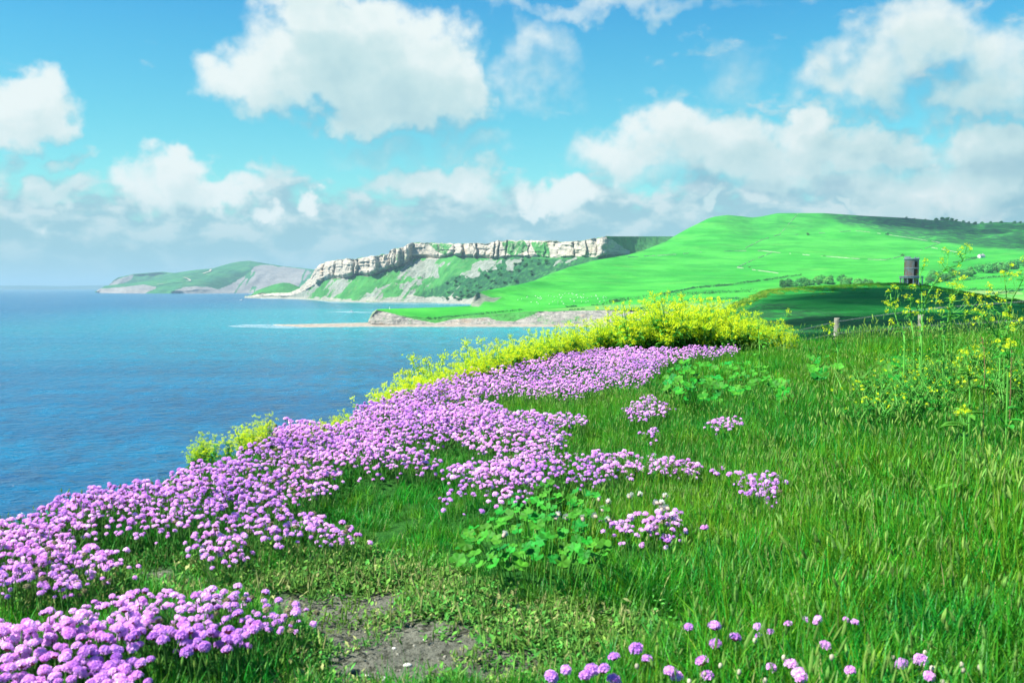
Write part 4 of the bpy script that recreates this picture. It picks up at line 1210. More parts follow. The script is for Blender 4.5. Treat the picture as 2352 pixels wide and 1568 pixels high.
gx = np.concatenate([np.linspace(-16, -4, 30, endpoint=False), np.linspace(-4, 6, 290, endpoint=False), np.linspace(6, 22, 50)])
gy = np.concatenate([np.linspace(-7, 1.2, 24, endpoint=False), np.linspace(1.2, 10, 300, endpoint=False), np.linspace(10, 30, 80)])
GX, GY = np.meshgrid(gx, gy)
GZ = g0(GX, GY)
pu, pv = project(np.stack([GX, GY, GZ + 0.10], -1))
pk = np.zeros(GX.shape, bool)
for p_ in PINK[:6]:
    pk |= inpoly(pu, pv, p_)
pk &= (GY > 0.5) & (edge_out(GX, GY) < 0.1)
cush = blur(pk.astype(float), 7)
GZ = GZ + cush * (0.035 + 0.05 * np.clip(fbm(GX / 0.42, GY / 0.42, 0, 2, 205) + .3, 0, 1))
pu, pv = project(np.stack([GX, GY, GZ], -1))
dm = np.zeros(GX.shape, bool)
for p_ in DIRT: dm |= inpoly(pu, pv, p_)
wm = np.zeros(GX.shape, bool)
for p_ in WORN: wm |= inpoly(pu, pv, p_)
front = (GY > 1.0) & (GY < 6)
dirt = blur((dm & front).astype(float), 5); worn = blur((wm & front).astype(float), 8)
worn = np.maximum(worn, blur(((GY < 1.7) & (GX < .1) & (GX > -.8)).astype(float), 4))
GZ = GZ - 0.02 * dirt + 0.012 * fbm(GX / .12, GY / .12, 0, 3, 207)


def grid_at(A, x, y):
    ix = np.clip(np.interp(x, gx, np.arange(len(gx))), 0, len(gx) - 1.001); iy = np.clip(np.interp(y, gy, np.arange(len(gy))), 0, len(gy) - 1.001)
    i, j = ix.astype(int), iy.astype(int); a, b = ix - i, iy - j
    return (A[j, i] * (1 - a) + A[j, i + 1] * a) * (1 - b) + (A[j + 1, i] * (1 - a) + A[j + 1, i + 1] * a) * b


def gz(x, y):
    return grid_at(GZ, np.asarray(x, float), np.asarray(y, float))


m, nt, b = material('clifftop_soil')
tc = nt.new('ShaderNodeTexCoord'); o_ = tc.outputs['Object']
soil = nt.mix(nt.rng(nt.noise(o_, 3.0, 6, 0.7), 0.35, 0.65), (0.125, 0.13, 0.098), (0.185, 0.188, 0.145))
soil = nt.mix(nt.rng(nt.noise(o_, 60, 4, 0.7), 0.58, 0.70), soil, (0.23, 0.22, 0.17))
soil = nt.mix(nt.rng(nt.noise(o_, 26, 6, 0.75), 0.52, 0.40), soil, (0.055, 0.058, 0.04))
turf = nt.mix(nt.rng(nt.noise(o_, 9, 5, 0.7), 0.35, 0.65), (0.016, 0.095, 0.012), (0.035, 0.15, 0.02))
nt.set(b.inputs['Base Color'], nt.mix(nt.rng(nt.math('ADD', nt.attr('dirt'), nt.math('MULTIPLY', nt.math('SUBTRACT', nt.noise(o_, 14, 6, 0.7), .5), 0.9)), 0.3, 0.6), turf, soil))
b.inputs['Roughness'].default_value = 0.95; b.inputs['Specular IOR Level'].default_value = 0.1
bp = nt.new('ShaderNodeBump'); bp.inputs['Distance'].default_value = 0.03; bp.inputs['Strength'].default_value = 1.0
nt.set(bp.inputs['Height'], nt.noise(o_, 30, 6, 0.7)); nt.L.new(bp.outputs[0], b.inputs['Normal'])
tag(grid_mesh('ground', np.stack([GX, GY, GZ], -1), m, {'dirt': np.maximum(dirt, 0.42 * worn)}), 'grassy clifftop ground with a worn dirt patch in front', 'ground', kind='structure')

# ------------------------------------------------------------------ blades, tufts and leaves
def blade(mb, base, w, h, lean, az, segs=3, curl=0.5, m=0, tip=0.12):
    """a tapering curved grass blade"""
    dx, dy = math.cos(az), math.sin(az)
    px, py = -dy, dx
    vs = []
    for i in range(segs + 1):
        t = i / segs
        r = lean * h * (t ** (1 + curl))
        z = h * t * (1 - 0.35 * lean * t)
        ww = w * (1 - t) ** 0.6 * 0.5 + w * tip * 0.5 * (i < segs)
        c = (base[0] + dx * r, base[1] + dy * r, base[2] + z)
        vs += [(c[0] + px * ww, c[1] + py * ww, c[2]), (c[0] - px * ww, c[1] - py * ww, c[2] + w * .1)]
    mb.add(vs, [(2 * i, 2 * i + 1, 2 * i + 3, 2 * i + 2) for i in range(segs)], m)


def spike(mb, p, d, L, r, m, n=5):
    d = Vector(d).normalized(); a = d.cross(Vector((.3, .9, .1))).normalized(); b = d.cross(a); p = Vector(p)
    rings = [(0, .25), (.2, .9), (.5, 1), (.8, .6), (1.0, .08)]
    vs = [p + d * (L * t) + (a * math.cos(6.283 * k / n) + b * math.sin(6.283 * k / n)) * r * q for t, q in rings for k in range(n)]
    mb.add(vs, [(i * n + k, i * n + (k + 1) % n, (i + 1) * n + (k + 1) % n, (i + 1) * n + k) for i in range(len(rings) - 1) for k in range(n)], m)
    for k in range(7):                                     # awns
        t = rnd.uniform(.1, .9); w = rnd.uniform(0, 6.28); q = p + d * (L * t); e = q + d * L * .45 + (a * math.cos(w) + b * math.sin(w)) * r * 2.2
        s = a * r * .14
        mb.add([q - s, q + s, e], [(0, 1, 2)], m)


grass_m = simple('grass_blade', (0.040, 0.30, 0.009), 0.55, 0.35, 6.0, 0.25, rnd=0.35, trans=0.35, hue=0.03)
grass_y = simple('grass_light', (0.088, 0.34, 0.018), 0.6, 0.3, 6.0, 0.2, rnd=0.3, trans=0.35, hue=0.025)
grass_d = simple('grass_lush', (0.028, 0.235, 0.011), 0.5, 0.3, 6.0, 0.3, rnd=0.3, trans=0.3, hue=0.025)
seed_m = simple('grass_seed', (0.16, 0.31, 0.055), 0.8, 0.3, 40.0, 0.1, rnd=0.3, trans=0.2, hue=0.02)
dry_m = simple('dry_grass', (0.30, 0.33, 0.12), 0.85, 0.3, 20.0, 0.1, rnd=0.3, trans=0.2)
cush_m = simple('thrift_leaf', (0.030, 0.25, 0.018), 0.6, 0.3, 6.0, 0.2, rnd=0.3, trans=0.3, hue=0.02)
weed_m = simple('low_weed', (0.10, 0.28, 0.04), 0.7, 0.35, 10.0, 0.15, rnd=0.35, trans=0.25, hue=0.03)
rnd = random.Random(3)
MATS = [grass_m, grass_y, seed_m, dry_m]


for m_ in (grass_m, grass_y, grass_d):
    nt = NT(m_.node_tree); hs = [n_ for n_ in nt.N if n_.type == 'HUE_SAT'][0]; oi = nt.new('ShaderNodeObjectInfo')
    pn = nt.noise(oi.outputs['Location'], 1.1, 4, 0.6)
    src = hs.outputs[0]; outs = [l.to_socket for l in nt.t.links if l.from_socket == src]
    drift = nt.mix(nt.rng(pn, 0.36, 0.62), nt.mix(1.0, src, (0.95, 0.90, 0.9), 'MULTIPLY'), nt.mix(1.0, src, (1.55, 1.06, 1.0), 'MULTIPLY'))
    for s_ in outs: nt.L.new(drift, s_)


def tuft(nb, hmin, hmax, rad, w, seeds=0, light=0.25, dry=0.04, lean=(0.1, 0.85), mats=None, face=None):
    mb = MB()
    for _ in range(nb):
        r = rad * math.sqrt(rnd.random()); a = rnd.uniform(0, 6.283)
        k = rnd.random()
        blade(mb, (r * math.cos(a), r * math.sin(a), -0.01), w * rnd.uniform(.7, 1.3), rnd.uniform(hmin, hmax), rnd.uniform(*lean), rnd.uniform(0, 6.283), 3, rnd.uniform(.3, 1.0), 3 if k < dry else (1 if k < dry + light else 0))
    for _ in range(seeds):
        r = rad * math.sqrt(rnd.random()); a = rnd.uniform(0, 6.283); h = hmax * rnd.uniform(.85, 1.25); az = rnd.uniform(0, 6.283); le = rnd.uniform(.02, .25)
        p0 = Vector((r * math.cos(a), r * math.sin(a), 0)); d = Vector((math.cos(az) * le, math.sin(az) * le, 1))
        p1 = p0 + d * h
        mb.tube([p0, p0 + d * h * .5, p1], [.0011, .001, .0008], 3, 1, False)
        d2 = Vector((d.x + rnd.uniform(-.3, .3), d.y + rnd.uniform(-.3, .3), 1))
        spike(mb, p1, d2, rnd.uniform(.02, .042), rnd.uniform(.0022, .0042), 2)
    return bpy.data.objects.new('tuft', mb.mesh('tuft', mats or MATS))


def samples(n, x0, x1, y0, y1, rng):
    """points spread so that near and far look about equally dense: more per area close by"""
    y = y0 * (y1 / y0) ** rng.random(n)
    hx = 0.56
    x = rng.uniform(-hx, hx, n) * y * 1.04
    return x, y


def place(x, y, extra=0.0):
    z = gz(x, y); P = np.stack([x, y, z], -1); u, v = project(P + np.array([0, 0, extra]))
    return P, u, v


rng = np.random.default_rng(21)
e_of = lambda x, y: edge_out(x, y)
# --- meadow grass: density falls with distance, tufts grow
N = 64000
y = 0.5 + (14.5 - 0.5) * rng.random(N) ** 1.0; x = rng.uniform(-4, 9.5, N)
P, u, v = place(x, y)
keep = (np.abs(x) < .56 * y + 2.3) & (e_of(x, y) < 0.25 + 1.2 * (x > 2.5))
pkv = np.zeros(N, bool)
_, u2, v2 = place(x, y, 0.10)
for p_ in PINK[:6]: pkv |= inpoly(u2, v2, p_)
dv, wv = grid_at(dirt, x, y), grid_at(worn, x, y)
meadow = sstep(900, 1500, u + (v - 1000) * -0.35)            # tall meadow to the right
meadow = np.where(v < 900, sstep(1400, 1700, u), meadow)
dens = np.where(pkv, 0.0, 0.85 + 0.15 * meadow) * (1 - 0.97 * sstep(.2, .6, dv)) * (1 - 0.68 * wv)
MALLOW = [[(1040, 1240), (1130, 1190), (1180, 1130), (1250, 1105), (1300, 1110), (1400, 1130), (1400, 1180), (1370, 1225), (1395, 1250), (1390, 1290), (1300, 1300), (1230, 1285), (1180, 1310), (1110, 1330), (1090, 1290), (1050, 1290)],
          [(1520, 905), (1530, 840), (1600, 825), (1700, 830), (1765, 840), (1775, 870), (1720, 900), (1640, 925), (1560, 915)],
          [(1840, 820), (1920, 815), (1930, 860), (1860, 870)], [(2010, 825), (2070, 815), (2080, 870), (2030, 870)], [(2230, 870), (2290, 850), (2300, 900), (2240, 900)]]
for p_ in MALLOW: dens = np.where(inpoly(u2, v2 + 14, p_), dens * .30, dens)
dens *= np.clip(1.5 / (0.35 + 0.16 * y), 0, 1)
keep &= rng.random(N) < dens
x, y, P, u, v, meadow, wv = x[keep], y[keep], P[keep], u[keep], v[keep], meadow[keep], wv[keep]
hn = fbm(x / 0.8, y / 0.8, 0, 3, 220)
kind = np.where(rng.random(len(x)) < 0.45 + 1.1 * hn + 0.45 * (v < 900), rng.integers(0, 3, len(x)), rng.integers(3, 6, len(x)))
kind = np.where((wv > 0.4), 6 + rng.integers(0, 2, len(x)), kind)
kind = np.where((meadow < 0.35) & (wv <= .4), rng.integers(0, 2, len(x)), kind)
scl = (0.80 + 0.4 * rng.random(len(x))) * (0.62 + 0.38 * meadow) * (1 + 0.6 * np.clip(hn, -0.6, .6)) * np.where((v < 860) & (u > 1980), 1.25, 1.0) * (1 - 0.25 * ((v < 860) & (u < 1900))) * np.where(kind > 5, 1.25, 1.0)
scl *= 0.78 + 0.10 * sstep(1500, 1900, u)
protos = [tuft(52, .07, .17, .075, .0042), tuft(58, .06, .15, .085, .0038, 0, .2), tuft(44, .09, .20, .07, .0048, 1, .3), tuft(50, .08, .17, .075, .004, 2, .40, .04), tuft(50, .08, .18, .08, .004, 3, .45, .05), tuft(52, .09, .20, .08, .0042, 3, .35, .05),
          tuft(74, .018, .06, .075, .0022, 1, .45, .12, (.3, 1.3)), tuft(80, .012, .045, .085, .0022, 0, .4, .12, (.4, 1.5)),
          tuft(56, .08, .19, .08, .0045, 0, .08, .01, (.1, .9), [grass_d, grass_m, seed_m, dry_m]), tuft(52, .08, .17, .08, .0045, 1, .15, .02, (.1, .9), [grass_d, grass_m, seed_m, dry_m])]
lush = fbm(x / 1.3, y / 0.9, 4, 3, 222)
kind = np.where((rng.random(len(x)) < sstep(-.05, .25, lush)) & (kind < 6), 8 + rng.integers(0, 2, len(x)), kind)
rot = np.stack([rng.normal(0, .12, len(x)), rng.normal(0, .12, len(x)), rng.uniform(0, 6.283, len(x))], -1)
tag(scatter('meadow_grass', P, rot, scl, kind, protos), 'tall green seeding grass covering the clifftop meadow', 'grass', kind='stuff')

# --- leafy cushions under the thrift
N = 52000
y = rng.uniform(1.3, 12.5, N); x = rng.uniform(-3.2, 3.2, N)
P, u, v = place(x, y, 0.06)
keep = np.zeros(N, bool)
for p_ in PINK[:6]: keep |= inpoly(u, v, [(a, b_ + 14) for a, b_ in p_]) | inpoly(u, v, p_)
skirt = blur(pk.astype(float), 10)
keep |= (grid_at(skirt, x, y) > 0.10)
keep &= (e_of(x, y) < 0.12) & (rng.random(N) < np.clip(2.4 / y, .14, 1) * .55)
x, y, P = x[keep], y[keep], P[keep]
protos = [tuft(48, .03, .085, .055, .003, 0, .2, .02, (.2, .8), [cush_m, grass_m, seed_m, dry_m]), tuft(54, .03, .075, .06, .0028, 0, .15, .03, (.2, 1.0), [cush_m, grass_m, seed_m, dry_m])]
rot = np.stack([rng.normal(0, .15, len(x)), rng.normal(0, .15, len(x)), rng.uniform(0, 6.283, len(x))], -1)
tag(scatter('thrift_leaves', P - np.array([0, 0, .01]), rot, rng.uniform(.8, 1.3, len(x)), rng.integers(0, 2, len(x)), protos), 'grassy green leaf cushions under the pink flowers', 'leaves', kind='stuff')

# --- low weeds of the worn patch
def rosette(seed):
    r = random.Random(seed); mb = MB()
    for k in range(64):
        az = r.uniform(0, 6.28); L = r.uniform(.006, .017); w = L * r.uniform(.35, .6); z = r.uniform(0, .012); c = (r.gauss(0, .026), r.gauss(0, .026), z)
        dx, dy = math.cos(az), math.sin(az); up = r.uniform(.1, .8) * L
        mb.add([c, (c[0] + dx * L * .5 - dy * w * .5, c[1] + dy * L * .5 + dx * w * .5, c[2] + up * .6), (c[0] + dx * L, c[1] + dy * L, c[2] + up), (c[0] + dx * L * .5 + dy * w * .5, c[1] + dy * L * .5 - dx * w * .5, c[2] + up * .6)], [(0, 1, 2, 3)], 0 if r.random() < .8 else 1)
    for k in range(5):
        az = r.uniform(0, 6.28); h = r.uniform(.015, .045); c = Vector((r.uniform(-.03, .03), r.uniform(-.03, .03), 0))
        spike(mb, c, (math.cos(az) * .2, math.sin(az) * .2, 1), h, .0018, 1)
    return bpy.data.objects.new('weed', mb.mesh('weed', [weed_m, seed_m if seed % 2 else dry_m]))


N = 14000
y = rng.uniform(1.3, 4.5, N); x = rng.uniform(-2, 1.4, N)
P, u, v = place(x, y)
wv, dv = grid_at(worn, x, y), grid_at(dirt, x, y)
clump = fbm(x / .18, y / .18, 0, 3, 230)
keep = (rng.random(N) < wv * (1 - .90 * sstep(.34, .70, dv + .9 * clump)) * .8) & (e_of(x, y) < 0)
x, y, P = x[keep], y[keep], P[keep]
rot = np.stack([rng.normal(0, .2, len(x)), rng.normal(0, .2, len(x)), rng.uniform(0, 6.283, len(x))], -1)
tag(scatter('path_weeds', P, rot, rng.uniform(.7, 1.5, len(x)), rng.integers(0, 4, len(x)), [rosette(k) for k in range(4)]), 'low olive weeds and dry stalks creeping over the worn dirt', 'weeds', kind='stuff')

# --- rough fringe on the near dark hill
N = 2600; Pf = []
for i in range(N):
    uu = rng.uniform(1640, 2352); tcrest = np.interp(uu, [c[0] for c in crest2], [c[1] for c in crest2])
    Pf.append(TOWERHILL.loc(uu, tcrest + rng.exponential(3.0) + (rng.uniform(0, 14) if uu < 1760 else 0)))
Pf = np.array(Pf)
gorse_m = simple('yellow_scrub', (0.20, 0.33, 0.03), 0.8, 0.3, 3.0, 0.1, rnd=0.35, trans=0.2, hue=0.03)
fr = [tuft(60, .12, .40, .5, .04, 0, .3, .03, (.2, .9)), tuft(60, .12, .42, .6, .04, 0, .3, .03, (.2, 1.0), [gorse_m, gorse_m, gorse_m, dry_m])]
left = Pf[:, 0] < 90
tag(scatter('hill_scrub', Pf, np.stack([0 * left, 0 * left, rng.uniform(0, 6.28, N)], -1), rng.uniform(.7, 1.6, N), np.where(rng.random(N) < np.where(left, .7, .12), 1, 0), fr), 'rough grass and yellow scrub along the crest of the dark hill', 'scrub', kind='stuff')

# --- gravel crumbs on the bare earth
GR = []
for k in range(4):
    bm = bmesh.new(); bmesh.ops.create_icosphere(bm, subdivisions=1, radius=1); r = random.Random(k)
    for vt in bm.verts: vt.co *= r.uniform(.7, 1.2); vt.co.z *= .7
    me = bpy.data.meshes.new('crumb'); bm.to_mesh(me); bm.free(); me.materials.append(simple('crumb_%d' % k, [(0.16, 0.155, 0.12), (0.09, 0.09, 0.07), (0.24, 0.23, 0.18), (0.13, 0.12, 0.09)][k], 0.95, 0.3, 2.0, 0.1, rnd=.3))
    GR.append(bpy.data.objects.new('crumb', me))
N = 30000
y = rng.uniform(1.3, 4.0, N); x = rng.uniform(-1.6, 0.5, N)
keep = rng.random(N) < grid_at(dirt, x, y) ** 2
x, y = x[keep], y[keep]; n_ = len(x)
tag(scatter('gravel', np.stack([x, y, gz(x, y)], -1), rng.uniform(0, 6.28, (n_, 3)), .0012 + .0045 * rng.random(n_) ** 4, rng.integers(0, 4, n_), GR), 'grey crumbs and grit scattered on the bare earth', 'gravel', kind='stuff')

# ================================================================== thrift: heads, stems, buds
petal_m, nt, b = material('thrift_petal')
oi = nt.new('ShaderNodeObjectInfo'); tc = nt.new('ShaderNodeTexCoord')
rr = oi.outputs['Random']
pn = nt.noise(oi.outputs['Location'], 2.6, 4, 0.6)
c = nt.mix(rr, nt.mix(nt.rng(pn, 0.36, 0.6), (0.50, 0.19, 0.66), (0.74, 0.29, 0.78)), nt.mix(nt.rng(pn, 0.36, 0.6), (0.70, 0.34, 0.83), (0.91, 0.54, 0.93)))
c = nt.mix(nt.rng(nt.noise(tc.outputs['Object'], 160, 2, .5), .35, .65), c, nt.mix(1.0, c, (1.25, 1.5, 1.18), 'MULTIPLY'))
nt.set(b.inputs['Base Color'], c); b.inputs['Roughness'].default_value = 0.7; b.inputs['Specular IOR Level'].default_value = 0.15
t_ = nt.new('ShaderNodeBsdfTranslucent'); nt.set(t_.inputs['Color'], c); mx = nt.new('ShaderNodeMixShader'); mx.inputs[0].default_value = 0.25
nt.L.new(b.outputs[0], mx.inputs[1]); nt.L.new(t_.outputs[0], mx.inputs[2]); nt.L.new(mx.outputs[0], nt.N['Material Output'].inputs['Surface'])
bract_m = simple('thrift_bract', (0.22, 0.05, 0.07), 0.8, 0.3, 200.0, 0.1, rnd=0.3)
stem_m = simple('thrift_stem', (0.07, 0.20, 0.03), 0.7, 0.2, 30.0, 0.2, rnd=0.2)
bud_m = simple('thrift_bud', (0.40, 0.36, 0.27), 0.8, 0.2, 200.0, 0.1, rnd=0.25)
brown_m = simple('spent_head', (0.22, 0.20, 0.11), 0.9, 0.3, 200.0, 0.1, rnd=0.3)


def head_geo(mb, seed, n=34, petals=5, R0=0.0115, m=0, base=(0, 0, 0)):
    r = random.Random(seed)
    for i in range(n):
        k = (i + .5) / n
        ph = math.acos(1 - k * 1.18); th = i * 2.39996 + r.uniform(-.2, .2)
        d = Vector((math.sin(ph) * math.cos(th), math.sin(ph) * math.sin(th), math.cos(ph)))
        R1 = R0 * r.uniform(.88, 1.08)
        c0 = Vector((d.x * R1, d.y * R1, d.z * R1 * .78)) + Vector(base)
        nrm = (d + Vector((r.uniform(-.35, .35), r.uniform(-.35, .35), r.uniform(-.1, .35)))).normalized()
        a = nrm.cross(Vector((.2, .3, .9))).normalized(); bb = nrm.cross(a)
        s = R0 * (.36 if n > 20 else .52) * r.uniform(.85, 1.15); w0 = r.uniform(0, 6.28)
        vs = [c0 - nrm * s * .25]
        for q in range(petals):
            w = w0 + 6.283 * q / petals; h = 6.283 / petals * .5
            for dw, rad, up in ((-h * .75, .80, .22), (0, 1.05, .36), (h * .75, .80, .22)):
                vs.append(c0 + (a * math.cos(w + dw) + bb * math.sin(w + dw)) * s * rad + nrm * s * up)
        mb.add(vs, [(0, 1 + 3 * q, 2 + 3 * q, 3 + 3 * q) for q in range(petals)], m)
    # core that closes the head
    mb.lathe([(R0 * .25, -R0 * .30), (R0 * .72, -R0 * .12), (R0 * .86, R0 * .2), (R0 * .62, R0 * .55), (R0 * .02, R0 * .70)], 8, base, m)


def bract_geo(mb, R0=0.0115, m=0, base=(0, 0, 0)):
    mb.lathe([(.0012, -R0 * .62), (R0 * .42, -R0 * .5), (R0 * .70, -R0 * .22), (R0 * .62, -R0 * .05)], 8, base, m)


def stem_pts(h, lean, az):
    return [(0, 0, 0), (math.cos(az) * lean * h * .3, math.sin(az) * lean * h * .3, h * .5), (math.cos(az) * lean * h, math.sin(az) * lean * h, h)]


HEADS = []
for s in range(5):
    mb = MB(); head_geo(mb, s, 34 + 3 * (s % 3), 5, 0.0094 + .0008 * (s % 3)); a = mb.mesh('flower_head', petal_m)
    mb = MB(); bract_geo(mb); HEADS.append((a, mb.mesh('bract', bract_m)))
STEMS = []
for s in range(6):
    mb = MB(); h = 1.0; mb.tube([(0, 0, -.15)] + stem_pts(1.0, .06 + .12 * (s % 3), s), [.0011] * 4, 5); STEMS.append((mb.mesh('stem', stem_m), Vector(stem_pts(1.0, .06 + .12 * (s % 3), s)[2])))
mb = MB(); mb.lathe([(.0008, -.006), (.0045, -.003), (.0058, .002), (.0045, .007), (.0004, .0095)], 8); BUD = mb.mesh('bud', bud_m, True)
mb = MB(); head_geo(mb, 77, 26, 4, .009); SPENT = mb.mesh('flower_head', brown_m)

rng = np.random.default_rng(33)
heads = []                                                 # x, y, z of the root, stem height, region
N = 230000
y = 1.3 + 11.2 * rng.random(N) ** 1.25; x = rng.uniform(-0.56, 0.36, N) * y * 1.02
hgt = rng.uniform(.065, .13, N) * np.where(y < 2.6, 1.05, 1.0)
z = gz(x, y); u, v = project(np.stack([x, y, z + hgt], -1))
reg = np.full(N, -1)
for i, p_ in enumerate(PINK):
    reg = np.where(inpoly(u + 4 * vnoise(u / 30, v / 20, 0, 5), v + 3 * vnoise(u / 30, v / 20, 0, 6), p_), i, reg)
thin = np.ones(N)
for p_ in HOLES: thin = np.where(inpoly(u, v, p_), .10, thin)
cl_ = fbm(x / .16, y / .16, 0, 3, 300)
prob = np.array(PDENS + [0])[reg] * thin * np.clip(.66 + 1.9 * cl_, .05, 1)
# random pick is per area; y was drawn with density ~ y^-0.2 / width ~ y, so weigh it back
w = (y / 12.5) ** 1.2
ok = (reg >= 0) & (edge_out(x, y) < 0.10) & (u > -300) & (u < 2400) & (v < 1590)
ok &= rng.random(N) < np.clip(prob * w * 8.5, 0, 1)
ids = np.nonzero(ok)[0]
# keep heads from standing inside one another
cellsz = 0.021; seen = {}; pick = []
for i in ids:
    k = (int(x[i] / cellsz), int(y[i] / cellsz)); good = True
    for a in (-1, 0, 1):
        for b_ in (-1, 0, 1):
            for j in seen.get((k[0] + a, k[1] + b_), ()):
                if (x[i] - x[j]) ** 2 + (y[i] - y[j]) ** 2 < 0.0132 ** 2: good = False
    if good:
        seen.setdefault(k, []).append(i); pick.append(i)
heads = [(x[i], y[i], z[i], hgt[i], int(reg[i]), u[i], v[i]) for i in pick]


def at_ground(uu, vv, h):
    """ground point whose flower of height h is seen at uu, vv"""
    ys = np.linspace(1.2, 14, 900); p = at(np.full(900, uu), np.full(900, vv), ys)
    zz = gz(p[:, 0], p[:, 1]) + h
    k = np.nonzero(p[:, 2] - zz <= 0)[0]
    i = k[0] if len(k) else 899
    return float(p[i, 0]), float(p[i, 1]), float(zz[i] - h)


SINGLES = [(1587, 1442), (1662, 1439), (1698, 1483), (1615, 1517), (1500, 1511), (1750, 1544), (1813, 1530), (1830, 1559), (1809, 1555), (1888, 1483), (1954, 1553), (2052, 1517), (2119, 1518), (2147, 1549), (1525, 1559), (1558, 1557), (1609, 1553), (1750, 1454), (1737, 1464),
           (1830, 1437), (1842, 1435), (1855, 1424), (1887, 1420), (1954, 1418), (1964, 1431), (1663, 1481), (1800, 1456), (1273, 1554), (1311, 1532), (1330, 1548), (1351, 1556), (1402, 1516), (1437, 1498), (1383, 1542), (1410, 1558), (1547, 1237), (1613, 1212), (1375, 1040), (1432, 1100),
           (1650, 1090), (1668, 1076), (1655, 1083)]
BUDS = [(1611, 1473), (1600, 1490), (1716, 1464), (1663, 1498), (2057, 1454), (2118, 1494), (2138, 1492), (2122, 1470), (2090, 1472), (2078, 1496), (2218, 1496), (2190, 1502), (2252, 1518), (2280, 1521), (2212, 1528), (2172, 1525), (2188, 1556), (2268, 1564), (2230, 1548), (2315, 1546), (2322, 1567),
        (1809, 1484), (1746, 1513), (1987, 1486), (1690, 1520), (1560, 1530), (1472, 1520), (1920, 1500)]


def far_label(uu, vv, rg):
    if rg == 0: return 'pink thrift flower in the thick clump at the front left corner', 'thrift in the front left clump'
    if rg == 1: return 'pink thrift flower in the clump just above the worn dirt at the left', 'thrift above the worn dirt'
    return 'pink thrift flower in the broad pink bank along the cliff edge', 'thrift in the cliff edge bank'


def thrift(xx, yy, zz, h, s, k, label, group):
    o = empty('thrift_flower', (xx, yy, zz), float(rng.uniform(0, 6.28)), s); tag(o, label, 'flower', group)
    sm, tip = STEMS[k % 6]
    st = link(bpy.data.objects.new('stem', sm), o); st.scale = (1, 1, 1)
    st.scale = (h / s, h / s, h / s) if False else (1.0, 1.0, h / s)
    tipp = Vector((tip.x, tip.y, tip.z * h / s)); st.scale = (h / s * .9, h / s * .9, h / s)
    tipp = Vector((tip.x * h / s * .9, tip.y * h / s * .9, h / s))
    hm, bm_ = HEADS[k % 5]
    q = link(bpy.data.objects.new('flower_head', hm), o); q.location = tipp; q.rotation_euler = (rng.normal(0, .22), rng.normal(0, .22), rng.uniform(0, 6.28))
    w_ = link(bpy.data.objects.new('bract', bm_), q)
    return o


# the stems are 1 unit tall with a hair's width; their thickness is set back here
for me, tip in STEMS:
    for vtx in me.vertices:
        c_ = Vector((tip.x, tip.y, 1)) * 0
    # widen: unit stems are scaled to about a tenth
    ax = [Vector(p) for p in [(0, 0, -.15), (0, 0, 0)]]
for s in range(6):
    mb = MB(); mb.tube([(0, 0, -.15)] + stem_pts(1.0, .06 + .12 * (s % 3), s), [.011] * 4, 5)
    STEMS[s] = (mb.mesh('stem', stem_m), STEMS[s][1])

cnt = 0
SPOT = {0: 'upper pink thrift flower of the pair in the grass left of centre bottom'}
for i, (uu, vv) in enumerate(SINGLES):
    h = rng.uniform(.09, .13); a, b_, c_ = at_ground(uu, vv, h)
    if vv > 1400:
        if uu < 1460: lab, grp = 'pink thrift flower in the grass beside the dirt at the bottom middle', 'thrift in the grass beside the dirt'
        elif uu < 1720: lab, grp = 'pink thrift flower standing singly in tall grass near the bottom, nearer the dirt side', 'single thrift in the bottom grass'
        else: lab, grp = 'pink thrift flower standing singly in tall grass toward the bottom right, by white buds', 'single thrift by the white buds'
        sz = rng.uniform(1.0, 1.25) if not (uu > 1720 and vv < 1470) else .75
    else:
        lab, grp, sz = 'pink thrift flower standing apart beside the middle clumps in the meadow', 'thrift apart beside the middle clumps', 1.0
    thrift(a, b_, c_, h, sz, i, lab, grp); cnt += 1
for i, (uu, vv) in enumerate(BUDS):
    h = rng.uniform(.12, .17); a, b_, c_ = at_ground(uu, vv, h)
    o = empty('thrift_bud', (a, b_, c_), float(rng.uniform(0, 6.28)), float(rng.uniform(.6, .9)))
    tag(o, 'closed white thrift bud on a thin stalk in the bottom right grass', 'flower bud', 'white buds in the bottom right grass')
    sm, tip = STEMS[i % 6]; st = link(bpy.data.objects.new('stem', sm), o); st.scale = (h, h, h)
    q = link(bpy.data.objects.new('bud', BUD), o); q.location = (tip.x * h, tip.y * h, h)
heads.sort(key=lambda t: t[1])
near_n = 300 - cnt
vis = [t for t in heads if -10 < t[5] < 2360 and t[6] < 1580]
near = vis[:near_n]; nearset = set(id(t) for t in near)
for i, t in enumerate(near):
    lab, grp = far_label(t[5], t[6], t[4])
    thrift(t[0], t[1], t[2], t[3], float(rng.uniform(.72, 1.18)), i, lab, grp)
rest = [t for t in heads if id(t) not in nearset]
protos = []
for s in range(6):
    mb = MB(); L_ = .1
    tipv = (0.008 * (s % 3 - 1), 0.006 * (s % 2), L_)
    hr = (.0078, .0088, .0070, .0084, .0060, .0074)[s]; head_geo(mb, 50 + s, 24, 4, hr, 0, tipv); bract_geo(mb, hr, 1, tipv); mb.tube([(0, 0, -.02), (0, 0, .04), tipv], [.0011] * 3, 4, 2, False)
    protos.append(bpy.data.objects.new('thrift', mb.mesh('thrift', [petal_m if s < 5 else brown_m, bract_m, stem_m])))
n = len(rest)
A = np.array([[t[0], t[1], t[2] + t[3] - .1] for t in rest])
patch = fbm(A[:, 0] / .3, A[:, 1] / .3, 0, 3, 310)
kk = np.where(rng.random(n) < .02 + .16 * (patch > .28), 5, rng.integers(0, 5, n))
rot = np.stack([rng.normal(0, .24, n), rng.normal(0, .24, n), rng.uniform(0, 6.28, n)], -1)
